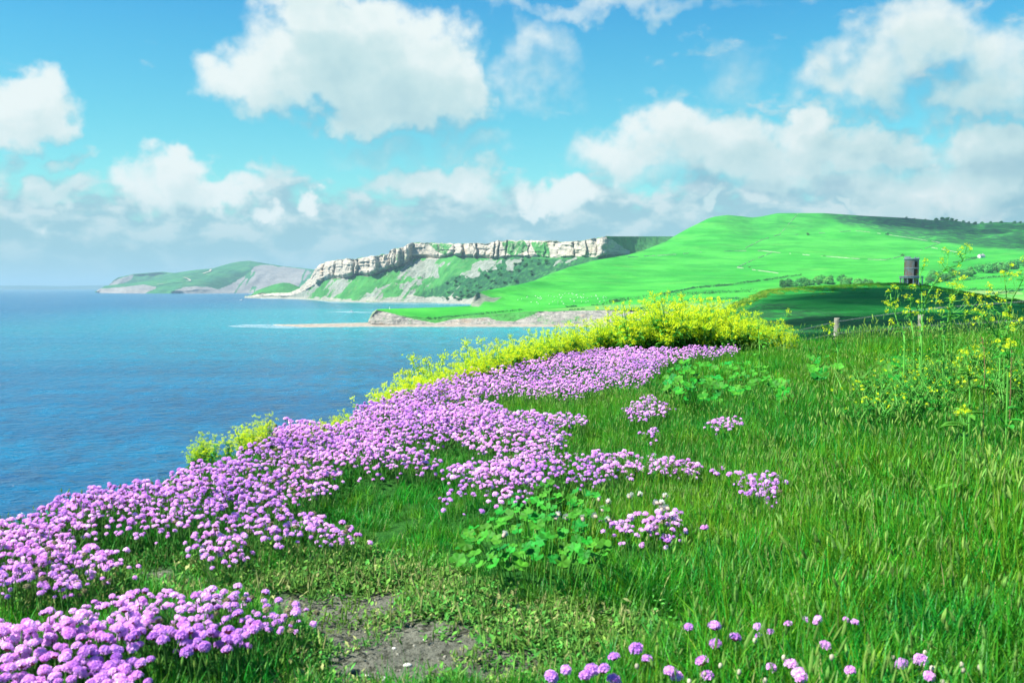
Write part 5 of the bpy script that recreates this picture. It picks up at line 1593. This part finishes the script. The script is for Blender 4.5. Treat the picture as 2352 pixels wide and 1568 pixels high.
tag(scatter('thrift_flowers', A, rot, rng.uniform(.72, 1.2, n), kk, protos), 'dense bank of pink thrift flowers along the cliff edge', 'flowers', kind='stuff')
print('THRIFT', len(heads), len(near), cnt)

# ================================================================== yellow mustard
yel_m = simple('mustard_petal', (0.72, 0.84, 0.022), 0.6, 0.1, 60.0, 0.15, rnd=0.1, trans=0.45, hue=0.012)
ybud_m = simple('mustard_bud', (0.34, 0.52, 0.03), 0.7, 0.2, 60.0, 0.15, rnd=0.2, trans=0.2)
mst_m = simple('mustard_stem', (0.10, 0.34, 0.045), 0.6, 0.25, 12.0, 0.2, rnd=0.2, trans=0.1)
mlf_m = simple('mustard_leaf', (0.070, 0.31, 0.030), 0.6, 0.3, 12.0, 0.2, rnd=0.25, trans=0.35, hue=0.02)


def floret(mb, p, s, r, m=0):
    nrm = Vector((r.uniform(-1, 1), r.uniform(-1, 1), r.uniform(.1, 1.2))).normalized(); a = nrm.cross(Vector((.3, .2, .9))).normalized(); b = nrm.cross(a); w0 = r.uniform(0, 1.57)
    p = Vector(p)
    for q in range(4):
        w = w0 + 1.5708 * q; d = a * math.cos(w) + b * math.sin(w); e = nrm.cross(d)
        mb.add([p, p + d * s * .6 - e * s * .38 + nrm * s * .2, p + d * s + nrm * s * .25, p + d * s * .6 + e * s * .38 + nrm * s * .2], [(0, 1, 2, 3)], m)


def umbel(mb, p, rad, n, r, s=.0058):
    p = Vector(p)
    for _ in range(n):
        q = p + Vector((r.gauss(0, rad * .5), r.gauss(0, rad * .5), r.gauss(0, rad * .38)))
        floret(mb, q, s * r.uniform(.8, 1.2), r, 0)
    for _ in range(max(2, n // 3)):
        q = p + Vector((r.gauss(0, rad * .25), r.gauss(0, rad * .25), rad * r.uniform(.2, .8)))
        spike_small(mb, q, .005, .0018, 1)


def spike_small(mb, p, L, w, m):
    p = Vector(p)
    mb.add([p + Vector((w, 0, 0)), p + Vector((0, w, 0)), p + Vector((-w, 0, 0)), p + Vector((0, -w, 0)), p + Vector((0, 0, L)), p - Vector((0, 0, L * .3))],
           [(0, 1, 4), (1, 2, 4), (2, 3, 4), (3, 0, 4), (1, 0, 5), (2, 1, 5), (3, 2, 5), (0, 3, 5)], m)


def leaf_blade(mb, p, az, L, w, droop, m=0):
    dx, dy = math.cos(az), math.sin(az); vs = []
    for i in range(5):
        t = i / 4; ww = w * math.sin(math.pi * min(1, t * .85 + .12)) ** .8 * (1 + .25 * (i % 2)); x_ = L * t; z_ = L * (.5 * t - droop * t * t)
        for s_ in (-1, 0, 1):
            vs.append((p[0] + dx * x_ - dy * ww * s_ * .5, p[1] + dy * x_ + dx * ww * s_ * .5, p[2] + z_ + (abs(s_) * ww * .2)))
    mb.add(vs, [(i * 3 + j, i * 3 + j + 1, i * 3 + 4 + j, i * 3 + 3 + j) for i in range(4) for j in (0, 1)], m)


def bush_meshes(seed, h):
    r = random.Random(seed); s, l, f = MB(), MB(), MB()
    for k in range(9):
        az = r.uniform(0, 6.28); sp = r.uniform(.01, .13); H = h * r.uniform(.4, 1.25)
        top = Vector((math.cos(az) * sp, math.sin(az) * sp, H)); mid_ = Vector((math.cos(az) * sp * .35, math.sin(az) * sp * .35, H * .5))
        s.tube([(0, 0, -.08), mid_, top], [.004, .003, .0016], 4, 0, False)
        umbel(f, top, .020, 18, r)
        for q in range(5):
            t = r.uniform(.42, .95); b0 = mid_.lerp(top, (t - .4) / .6); w = r.uniform(0, 6.28); L = r.uniform(.04, .11)
            tp = b0 + Vector((math.cos(w) * L, math.sin(w) * L, L * r.uniform(.5, 1.1)))
            s.tube([b0, tp], [.0016, .001], 3, 0, False); umbel(f, tp, .019, 14, r)
        for q in range(6):
            t = r.uniform(.05, .75); b0 = Vector((0, 0, 0)).lerp(mid_, min(1, t * 2)) if t < .5 else mid_.lerp(top, t * 2 - 1)
            leaf_blade(l, b0, r.uniform(0, 6.28), r.uniform(.05, .11) * (1.2 - t * .6), r.uniform(.02, .04), .6)
    return s.mesh('stems', mst_m), l.mesh('leaves', mlf_m), f.mesh('blossom', [yel_m, ybud_m])


BUSH = [bush_meshes(k, .30 + .03 * (k % 3)) for k in range(5)]


def mustard_bush(xx, yy, zz, s, k, label, group):
    o = empty('wild_mustard', (xx, yy, zz), float(rng.uniform(0, 6.28)), s); tag(o, label, 'mustard plant', group)
    for nm, me in zip(('stems', 'leaves', 'blossom'), BUSH[k % 5]):
        link(bpy.data.objects.new(nm, me), o)


# the bank stands right behind the pink flowers, all along the cliff edge
FOOT = ([640, 740, 820, 880, 960, 1080, 1200, 1300, 1400, 1500, 1600, 1700, 1830], [975, 985, 945, 915, 890, 856, 835, 814, 806, 803, 800, 798, 800])
TOPV = ([640, 740, 815, 860, 900, 950, 1000, 1060, 1100, 1150, 1200, 1250, 1300, 1360, 1400, 1430, 1480, 1540, 1600, 1660, 1720, 1780, 1810, 1835], [985, 962, 944, 910, 892, 870, 856, 832, 815, 798, 788, 776, 768, 754, 744, 732, 714, 708, 708, 716, 732, 750, 760, 768])
n_b = 0
BU = [u_ for a0, b0, n0 in ((716, 815, 18), (872, 1100, 72), (1100, 1400, 106), (1400, 1830, 102)) for u_ in np.linspace(a0, b0, n0)]
for i, uu in enumerate(BU):
    uu = float(uu + rng.normal(0, 5)); fv = float(np.interp(uu, *FOOT))
    a, b_, c_ = at_ground(uu, fv + float(np.interp(uu, [1150, 1400], [10, -6])), .10)
    for _ in range(12):
        yy = b_ + rng.uniform(.05, 1.0); xx = (uu - U0) / F * yy
        if float(edge_out(np.array([xx]), np.array([yy]))[0]) < .30: break
    else:
        yy = b_ + .08; xx = (uu - U0) / F * yy
    zz = float(gz(xx, yy)); _, vv = project(np.array([xx, yy, zz]))
    tv = float(np.interp(uu, *TOPV)) + rng.exponential(13.0) - 5
    s = float(np.clip((vv - tv) / F * yy / .345, .22, 1.6))
    left_ = uu < 960
    mustard_bush(xx, yy, zz - .02, s, i, 'small yellow mustard bush on the cliff edge behind the pink bank' if left_ else 'yellow mustard bush in the long flowering bank above the sea', 'small mustard on the cliff edge' if left_ else 'mustard bank above the sea'); n_b += 1
# the low rounded patch on the edge at the left
for i in range(16):
    uu = rng.uniform(436, 632); vv = np.interp(uu, [430, 520, 640], [1072, 1058, 1010]) + rng.uniform(2, 22)
    topv = np.interp(uu, [430, 480, 540, 600, 640], [1056, 1015, 994, 986, 984]) + rng.uniform(0, 14)
    yy = 4.75 + rng.uniform(-.1, .5); p = at(uu, vv, yy)
    mustard_bush(float(p[0]), float(yy), float(p[2]), float(max(.4, (vv - topv) / F * yy / .33)), i, 'yellow green mustard tuft in the low round patch over the sea at the left', 'mustard in the low round patch')
print('BUSHES', n_b)


wlf_m = simple('weed_leaf', (0.036, 0.235, 0.020), 0.6, 0.3, 12.0, 0.2, rnd=0.3, trans=0.3, hue=0.02)


def weedy_meshes(seed, h):
    r = random.Random(seed); s, l, f = MB(), MB(), MB()
    for k in range(8):
        az = r.uniform(0, 6.28); sp = r.uniform(.03, .2); H = h * r.uniform(.6, 1.15)
        top = Vector((math.cos(az) * sp, math.sin(az) * sp, H)); mid_ = Vector((math.cos(az) * sp * .35, math.sin(az) * sp * .35, H * .5))
        s.tube([(0, 0, -.08), mid_, top], [.004, .003, .0013], 4, 0, False)
        if r.random() < .25: umbel(f, top, .010, 5, r)
        for q in range(3):
            t = r.uniform(.5, .95); b0 = mid_.lerp(top, (t - .4) / .6); w = r.uniform(0, 6.28); L = r.uniform(.04, .10)
            tp = b0 + Vector((math.cos(w) * L, math.sin(w) * L, L * r.uniform(.5, 1.2))); s.tube([b0, tp], [.0015, .0008], 3, 0, False)
            if r.random() < .12: umbel(f, tp, .008, 4, r)
        for q in range(13):
            t = r.uniform(.02, .95); b0 = Vector((0, 0, 0)).lerp(mid_, min(1, t * 2)) if t < .5 else mid_.lerp(top, t * 2 - 1)
            leaf_blade(l, b0, r.uniform(0, 6.28), r.uniform(.03, .09) * (1.2 - t * .8), r.uniform(.009, .022), .6)
    return s.mesh('stems', mst_m), l.mesh('leaves', wlf_m), f.mesh('blossom', [yel_m, ybud_m])


WEEDY = [weedy_meshes(200 + k, .30) for k in range(4)]
for i in range(78):
    uu = rng.uniform(1940, 2420); yy = rng.uniform(5.0, 9.2); xx = (uu - U0) / F * yy * 1.0
    zz = float(gz(xx, yy)); topv = np.interp(uu, [1960, 2060, 2150, 2260, 2400], [772, 752, 738, 745, 735]) + rng.uniform(15, 95)
    _, vv = project(np.array([xx, yy, zz])); s_ = float(np.clip((vv - topv) / F * yy / .32, .35, .98))
    o = empty('mustard_seedling', (xx, yy, zz - .02), float(rng.uniform(0, 6.28)), s_)
    tag(o, 'leafy weed with sparse yellow buds in the tangle under the tall mustard at the right', 'weed', 'leafy weeds under the tall mustard')
    for nm, me in zip(('stems', 'leaves', 'blossom'), WEEDY[i % 4]):
        link(bpy.data.objects.new(nm, me), o)


def tall_plant(D, stems, extra, label, seed):
    """stems: list of polylines (u, v) from the root up; extra: list of (u, v, size) of flower clusters joined to the nearest stem"""
    r = random.Random(seed)
    P3 = [[Vector(at(a, b_, D + r.uniform(-.12, .12) * (j > 0))) for j, (a, b_) in enumerate(ln)] for ln in stems]
    root = P3[0][0].copy(); root.z = float(gz(root.x, root.y))
    o = empty('tall_mustard', root); tag(o, label, 'mustard plant', 'tall mustard plants at the right')
    s, l = MB(), MB()
    lnpts = []
    for j, ln in enumerate(P3):
        q = [p - root for p in ln]
        if j == 0: q = [Vector((0, 0, -.03))] + q
        n_ = len(q); s.tube(q, [(.0052 if j == 0 else .0028) * (1 - .7 * k / max(1, n_ - 1)) for k in range(n_)], 5, 0, False)
        for k in range(n_ - 1):
            for t in (0, .25, .5, .75): lnpts.append(q[k].lerp(q[k + 1], t))
        lnpts.append(q[-1])
        for k in range(n_ - 1):
            for _ in range(2 if j else 4):
                b0 = q[k].lerp(q[k + 1], r.random()); f_ = 1 - min(1, b0.z / .7)
                leaf_blade(l, b0, r.uniform(0, 6.28), r.uniform(.025, .05) + .07 * f_, r.uniform(.008, .014) + .03 * f_, .5)
    cl = [(ln[-1][0], ln[-1][1], 1.0, False) for ln in stems] + [(a, b_, c_, True) for a, b_, c_ in extra]
    for (a, b_, c_, joined) in cl:
        p = Vector(at(a, b_, D + r.uniform(-.15, .15))) - root
        if joined:
            best = min(lnpts, key=lambda q: (q - p).length + (2.0 if q.z > p.z - .02 else 0)); md_ = best.lerp(p, .55) + Vector((0, 0, -.015))
            s.tube([best, md_, p], [.0017, .0014, .001], 4, 0, False)
        f = MB(); rr_ = .011 + .010 * c_
        umbel(f, p, rr_, int(9 + 12 * c_), r, .0052)
        f.build('flower_cluster', [yel_m, ybud_m], o)
        for _ in range(3):                                  # stray buds and pods below the cluster
            q = p + Vector((r.uniform(-.025, .025), r.uniform(-.02, .02), -r.uniform(.015, .06))); s.tube([q, q + Vector((r.uniform(-.012, .012), 0, .022))], [.0011, .0007], 3, 0, False)
    s.build('stem', mst_m, o); l.build('leaves', mlf_m, o)


Z = lambda a, b_: (1990.6 + a * .17086, 535.9 + b_ * .17086)
zl = lambda ln: [Z(*p) for p in ln]
zc = lambda ln: [(*Z(p[0], p[1]), p[2]) for p in ln]
tall_plant(6.2, [zl([(720, 1480), (760, 1200), (790, 950), (830, 800), (900, 680), (1010, 530), (1070, 480), (1210, 440), (1290, 365), (1250, 265)]), zl([(1010, 530), (1080, 440), (1095, 300), (1045, 220)]), zl([(1290, 365), (1320, 280), (1350, 170)]), zl([(900, 680), (1000, 650), (1160, 560), (1205, 530)])],
           zc([(770, 815, .8), (965, 785, .9), (690, 920, .7), (1100, 250, .3), (1390, 205, .4), (1290, 190, .3), (940, 545, .3), (1020, 350, .5), (995, 380, .4), (1250, 440, .3), (980, 640, .3)]), 'tallest mustard plant arching to the right beside the tower', 1)
tall_plant(6.4, [zl([(745, 1380), (740, 780), (712, 650), (722, 550), (755, 470), (785, 370)])], zc([(655, 1070, 1.0), (870, 850, .4), (760, 1270, 1.3), (775, 430, .3)]), 'slender mustard stem curving up close to the tower', 2)
tall_plant(5.9, [zl([(1040, 1480), (1060, 1350), (1090, 1190), (1115, 950), (1140, 860)]), zl([(1090, 1190), (1165, 1070), (1155, 940), (1160, 890)]), zl([(1090, 1190), (1330, 1080), (1400, 1020), (1480, 920), (1515, 870)])],
           zc([(965, 925, 1.0), (1360, 1070, 1.2), (1440, 825, 1.1), (1350, 830, .7), (1535, 950, .8), (1330, 895, .4), (1360, 955, .5), (1330, 1180, .8), (1005, 1040, .7), (860, 1160, .8), (870, 1030, .8), (945, 835, .6), (1080, 1010, .3), (1460, 1030, .8)]), 'bushy mustard plant with many yellow heads in the middle of the tall stand', 3)
tall_plant(6.6, [zl([(1150, 1350), (1120, 1000), (1140, 850), (1160, 690)]), zl([(1140, 850), (1230, 790), (1270, 600)])], zc([(1190, 660, 1.2), (1110, 685, .8), (1250, 705, .9), (1290, 720, .6), (1300, 590, .6), (1210, 730, .5)]), 'mustard plant with a broad flat yellow head right of the dark hill crest', 4)
tall_plant(6.0, [zl([(510, 1480), (500, 1330), (430, 1220), (370, 1050), (330, 900), (315, 790), (360, 715)]), zl([(345, 970), (265, 935)])], zc([(290, 775, .4), (405, 735, .4), (310, 965, .4), (380, 935, .4), (410, 990, .3), (415, 895, .3), (325, 1170, .5), (340, 1210, .4), (270, 1040, .4)]), 'leaning mustard plant at the left end of the tall stand', 5)
tall_plant(6.5, [zl([(640, 1450), (590, 1100), (590, 990), (600, 760), (620, 710)]), zl([(720, 1100), (620, 900), (540, 850)])], zc([(640, 700, .4), (600, 880, .3), (500, 1060, .5), (540, 1060, .5), (590, 1220, .6), (545, 1000, .2)]), 'thin upright mustard stem in front of the dark hill', 6)
tall_plant(5.8, [zl([(1860, 1500), (1880, 1350), (1920, 1150), (1930, 980), (1960, 880), (2050, 720), (2110, 600), (2130, 330)]), zl([(1900, 1250), (1880, 850), (1865, 700), (1835, 550)]), zl([(1860, 870), (1740, 840), (1650, 710)])],
           zc([(1820, 920, 1.6), (1920, 1015, .8), (1870, 1085, .8), (1940, 1115, .8), (1830, 525, .5), (1950, 430, .5), (2060, 525, .4), (1910, 540, .2), (1940, 615, .3), (1650, 790, .3), (1625, 840, .4), (1960, 540, .3), (2015, 560, .2), (1740, 820, .3)]), 'tall branching mustard plant at the right edge', 7)
tall_plant(5.6, [zl([(1800, 1500), (1700, 1300), (1560, 1120), (1520, 1060)]), zl([(1750, 1400), (1790, 1080), (1690, 1000), (1670, 975)]), zl([(1800, 1420), (1840, 1150), (1870, 1090)])], zc([(1640, 985, .7), (1690, 1160, 1.0), (1590, 1085, .7), (1490, 1140, .5), (1980, 1230, .9), (1935, 1250, .3), (1410, 1220, .3), (1970, 1285, .3), (2090, 1155, .5), (2050, 1170, .4)]), 'low spreading mustard plant below the right edge stems', 8)
tall_plant(4.4, [zl([(1900, 1850), (1920, 1650), (1930, 1450)]), zl([(1910, 1700), (1850, 1530)])], zc([(1950, 1480, 1.3), (1770, 1445, .3), (1925, 1500, .9)]), 'small bright mustard plant in the meadow near the right edge', 9)
tall_plant(4.6, [[(2228, 900), (2226, 860), (2215, 808)], [(2228, 870), (2252, 818)]], [(2222, 812, .9), (2205, 822, .4), (2240, 800, .8), (2195, 836, .9), (2225, 848, .8), (2270, 850, .6), (2230, 858, .6)], 'mustard plant with flat yellow heads standing in the grass below the tall stand', 10)
tall_plant(3.4, [[(2215, 1010), (2213, 960), (2212, 942)]], [(2205, 948, .5), (2222, 945, .5)], 'short single mustard sprig in the middle of the right meadow', 11)
tall_plant(7.4, [[(1925, 815), (1920, 790), (1898, 755), (1912, 745)]], [(1898, 757, .5), (1890, 750, .4), (1905, 765, .4)], 'little mustard sprig in front of the left fence post', 12)
tall_plant(7.6, [[(1745, 800), (1742, 760), (1740, 720)], [(1760, 800), (1790, 760), (1810, 715)]], [(1740, 722, .5), (1750, 735, .4), (1812, 712, .4), (1800, 745, .8), (1785, 750, .8), (1770, 740, .8), (1815, 750, .8), (1760, 765, .9), (1780, 775, .8)], 'straggling mustard stems at the right end of the yellow bank', 13)

# ================================================================== mallow, campion, fence, stones
mal_m = simple('mallow_leaf', (0.030, 0.235, 0.014), 0.6, 0.25, 30.0, 0.2, rnd=0.3, trans=0.25, hue=0.025)


def mallow_leaf(seed, R0=.030):
    r = random.Random(seed); mb = MB(); lobes = 6; n = 30; vs = [(0, 0, 0)]
    for ring_ in (0.5, 1.0):
        for i in range(n + 1):
            a = -2.65 + 5.3 * i / n
            lob = 1 - .16 * ring_ * abs(math.sin(a * lobes / 2 + .3)) ** 3 - .03 * (i % 2) * ring_
            ple = .10 * math.cos(a * lobes) * ring_
            vs.append((R0 * ring_ * lob * math.cos(a), R0 * ring_ * lob * math.sin(a), R0 * (.16 * ring_ * ring_ + ple * .8) + r.uniform(-.001, .001)))
    fs = [(0, 1 + i, 2 + i) for i in range(n)] + [(1 + i, n + 2 + i, n + 3 + i, 2 + i) for i in range(n)]
    mb.add(vs, fs); return mb.mesh('leaf', mal_m, True)


MLEAF = [mallow_leaf(k) for k in range(4)]


def mallow(poly, n, D, label, smin, smax, seed, hgt=(.05, .16), name='mallow_plant'):
    r = np.random.default_rng(seed); us_ = [p[0] for p in poly]; vs_ = [p[1] for p in poly]; c = 0; k = 0
    q0 = at_ground(float(np.mean(us_)), float(np.mean(vs_)), .08); o = empty(name, q0); tag(o, label, 'mallow', 'mallow plants'); st = MB()
    while c < n and k < 4000:
        k += 1; uu, vv = r.uniform(min(us_), max(us_)), r.uniform(min(vs_), max(vs_))
        if not inpoly(uu, vv, poly): continue
        h = r.uniform(*hgt); a, b_, z_ = at_ground(uu, vv, h)
        f = link(bpy.data.objects.new('leaf', MLEAF[int(r.integers(0, 4))]), o); s = r.uniform(smin, smax)
        f.location = (a - q0[0], b_ - q0[1], z_ + h - q0[2]); f.scale = (s, s, s)
        f.rotation_mode = 'QUATERNION'; n_ = Vector((r.normal(-.25, .3), r.normal(-.45, .3), 1.0)).normalized(); f.rotation_quaternion = n_.to_track_quat('Z', 'Y') @ Euler((0, 0, r.uniform(0, 6.28))).to_quaternion()
        e = Vector(f.location); st.tube([(e.x * .75, e.y * .75, z_ - q0[2] - .03), (e.x * .9, e.y * .9, e.z - h * .4), e], [.0018, .0016, .0012], 4, 0, False); c += 1
    st.build('stems', mst_m, o)


mallow([(1040, 1240), (1130, 1190), (1180, 1130), (1250, 1105), (1300, 1110), (1400, 1130), (1400, 1180), (1370, 1225), (1395, 1250), (1390, 1290), (1300, 1300), (1230, 1285), (1180, 1310), (1110, 1330), (1090, 1290), (1050, 1290)], 150, 3.2, 'leafy green mallow plant beside the dirt in the middle foreground', .38, .85, 1)
mallow([(1520, 905), (1530, 840), (1600, 825), (1700, 830), (1765, 840), (1775, 870), (1720, 900), (1640, 925), (1560, 915)], 120, 6, 'large dark leafy mallow plant below the end of the pink bank', .65, 1.25, 2, (.08, .26))
mallow([(1770, 880), (1810, 870), (1815, 920), (1790, 930)], 14, 5, 'small leafy mallow plant right of the large dark one', 1.0, 1.5, 3, (.05, .2))
mallow([(1840, 820), (1920, 815), (1930, 860), (1860, 870)], 22, 6, 'leafy mallow plant in the grass below the left fence post', .9, 1.5, 4, (.08, .25))
mallow([(2010, 825), (2070, 815), (2080, 870), (2030, 870)], 22, 6, 'leafy mallow plant in the grass below the tall mustard', .9, 1.4, 5, (.08, .25))
mallow([(2230, 870), (2290, 850), (2300, 900), (2240, 900)], 12, 6, 'leafy mallow plant in the grass near the right edge', .9, 1.3, 6, (.06, .2))

camp_m = simple('campion_petal', (0.72, 0.72, 0.66), 0.7, 0.08, 60, 0.15, trans=0.25)
calyx_m = simple('campion_calyx', (0.34, 0.27, 0.22), 0.8, 0.2, 60, 0.1)
mb = MB(); r_ = random.Random(4)
for q in range(5):
    for sgn in (-1, 1):
        w = 1.2566 * q + sgn * .26; d = Vector((math.cos(w), math.sin(w), .25)); e = Vector((-math.sin(w), math.cos(w), 0))
        mb.add([(0, 0, 0), d * .006 - e * .0028, d * .0105, d * .006 + e * .0028], [(0, 1, 2, 3)])
CP = mb.mesh('petals', camp_m)
mb = MB(); mb.lathe([(.001, -.016), (.005, -.012), (.006, -.006), (.003, 0), (.0005, .001)], 8); CC = mb.mesh('calyx', calyx_m, True)
CAMP = [(1277, 1187, 'M'), (1297, 1183, 'M'), (1318, 1182, 'M'), (1335, 1186, 'M'), (1348, 1183, 'M'), (1360, 1170, 'M'), (1378, 1145, 'M'), (1384, 1150, 'M'), (1448, 1138, 'R'), (1457, 1137, 'R'), (1460, 1140, 'R'), (1506, 1148, 'R'), (1514, 1155, 'R'), (1520, 1143, 'R'), (1527, 1160, 'R'), (1390, 1195, 'M'), (1172, 1222, 'L'), (1556, 1165, 'R')]
for i, (uu, vv, g_) in enumerate(CAMP):
    h = .13; a, b_, c_ = at_ground(uu, vv, h); o = empty('sea_campion', (a, b_, c_), float(rng.uniform(0, 6.28)), 1.1)
    lab = {'M': 'white campion flower nodding over the middle mallow plant', 'R': 'white campion flower in the grass right of the middle mallow plant', 'L': 'lone white campion flower among the leaves at the left of the middle mallow'}[g_]
    tag(o, lab, 'flower', {'M': 'campion over the mallow', 'R': 'campion right of the mallow', 'L': None}[g_])
    sm, tip = STEMS[i % 6]; st = link(bpy.data.objects.new('stem', sm), o); st.scale = (h * .9, h * .9, h / 1.1)
    t_ = (tip.x * h * .9, tip.y * h * .9, h / 1.1)
    pe = link(bpy.data.objects.new('petals', CP), o); pe.location = t_; pe.rotation_euler = (1.2 + rng.normal(0, .3), rng.normal(0, .4), rng.uniform(2.6, 3.6) - o.rotation_euler.z)
    ca = link(bpy.data.objects.new('calyx', CC), o); ca.location = t_; ca.rotation_euler = pe.rotation_euler

# wire fence beyond the crest
post_m = simple('weathered_post', (0.26, 0.25, 0.19), 0.9, 0.3, 14.0, 0.1)
wire_m, nt, b = material('barbed_wire'); b.inputs['Base Color'].default_value = (0.20, 0.21, 0.21, 1); b.inputs['Metallic'].default_value = .1; b.inputs['Roughness'].default_value = .5
fp = [at(1923, 730, 16.0), at(2117, 722, 13.4), at(2420, 672, 10.6)]
fe = empty('wire_fence', (float(fp[0][0]), float(fp[0][1]), float(fp[0][2]) - 1.0)); tag(fe, 'barbed wire fence with weathered round posts crossing behind the meadow', 'fence')
O = Vector(fe.location)
for i, p in enumerate(fp):
    p = Vector(p) - O; mb = MB(); rr_ = .046
    pts = [p + Vector((.03 * (i - 1), 0, -1.25)), p + Vector((.01 * (i - 1), 0, -.5)), p + Vector((0, 0, -.012)), p]
    mb.tube(pts, [rr_ * 1.05, rr_ * 1.02, rr_, rr_ * .88], 12); mb.build('post', post_m, fe, False)


def wire(line, Ds):
    mb = MB(); L_ = []
    for k in range(len(line) - 1):
        for t in np.linspace(0, 1, 24, endpoint=False):
            q = at(line[k][0] * (1 - t) + line[k + 1][0] * t, line[k][1] * (1 - t) + line[k + 1][1] * t, Ds[k] * (1 - t) + Ds[k + 1] * t); L_.append(Vector(q) - O)
    mb.tube(L_, [.0008] * len(L_), 4, 0, False)
    for k in range(1, len(L_) - 1):
        for t in (0, .5):
            c = L_[k].lerp(L_[k + 1], t); d = (L_[k + 1] - L_[k]).normalized()
            for sg in (-1, 1): mb.tube([c - Vector((0, .008, .010 * sg)), c + Vector((d.x * .006, .008, .010 * sg))], [.0009, .0007], 3, 0, False)
    mb.build('wire', wire_m, fe)


wire([(1760, 778), (1820, 761.5), (1923, 738), (2035, 722), (2117, 711), (2177, 704.6), (2352, 692), (2420, 688)], [19, 18, 15.95, 14.5, 13.35, 12.6, 11.2, 10.6])
wire([(1800, 790), (1923, 765), (2028, 757), (2117, 748), (2288, 739), (2352, 734.7), (2420, 731)], [18.5, 15.95, 14.6, 13.35, 11.7, 11.2, 10.6])

# dry dock stalk and pale stones on the dirt
dock_m = simple('dock_stalk', (0.20, 0.12, 0.06), 0.85, 0.3, 30, 0.1)
for i, (ln, D, lab) in enumerate([([(2262, 845), (2260, 800), (2254, 772)], 4.6, 'dry reddish dock stalk in the grass at the right'), ([(2322, 860), (2323, 800)], 4.8, 'second shorter dry dock stalk close to the right edge')]):
    P3 = [Vector(at(a, b_, D)) for a, b_ in ln]; ro = P3[0].copy(); ro.z = float(gz(ro.x, ro.y)); o = empty('dock_stalk', ro); tag(o, lab, 'stalk')
    mb = MB(); mb.tube([Vector((0, 0, -.02))] + [p - ro for p in P3], [.0022, .002, .0016, .0012][:len(P3) + 1], 5); mb.build('stem', dock_m, o)
    mb = MB(); r_ = random.Random(i)
    for _ in range(26):
        t = r_.uniform(.5, 1.0); q = (P3[0] - ro).lerp(P3[-1] - ro, t) + Vector((r_.gauss(0, .005), r_.gauss(0, .005), 0)); spike_small(mb, q, .005, .0018, 0)
    mb.build('seed_spike', dock_m, o)
stone_w = simple('pale_stone', (0.55, 0.53, 0.47), 0.8, 0.15, 60)
for i, (uu, vv, s) in enumerate([(936, 1527, .0085), (760, 1322, .006), (842, 1556, .007), (880, 1560, .008), (975, 1472, .004), (545, 1328, .006), (1075, 1562, .006), (905, 1490, .005), (690, 1500, .005), (1012, 1452, .005), (930, 1385, .004), (1140, 1502, .004)]):
    a, b_, c_ = at_ground(uu, vv, s * .5); bm = bmesh.new(); bmesh.ops.create_icosphere(bm, subdivisions=2, radius=1)
    for vt in bm.verts:
        k_ = 1 + .25 * float(fbm(vt.co.x * 1.3 + i * 7, vt.co.y * 1.3, vt.co.z * 1.3, 2, 9)); vt.co *= k_
        vt.co.z *= .6
    me = bpy.data.meshes.new('pebble'); bm.to_mesh(me); bm.free(); me.materials.append(stone_w); [setattr(p, 'use_smooth', True) for p in me.polygons]
    o = link(bpy.data.objects.new('pebble', me)); o.location = (a, b_, c_ + s * .25); o.scale = (s * 1.25, s, s); o.rotation_euler = (0, 0, i * 1.7)
    tag(o, 'pale pebble lying on the worn dirt patch', 'pebble', 'pale pebbles on the dirt')
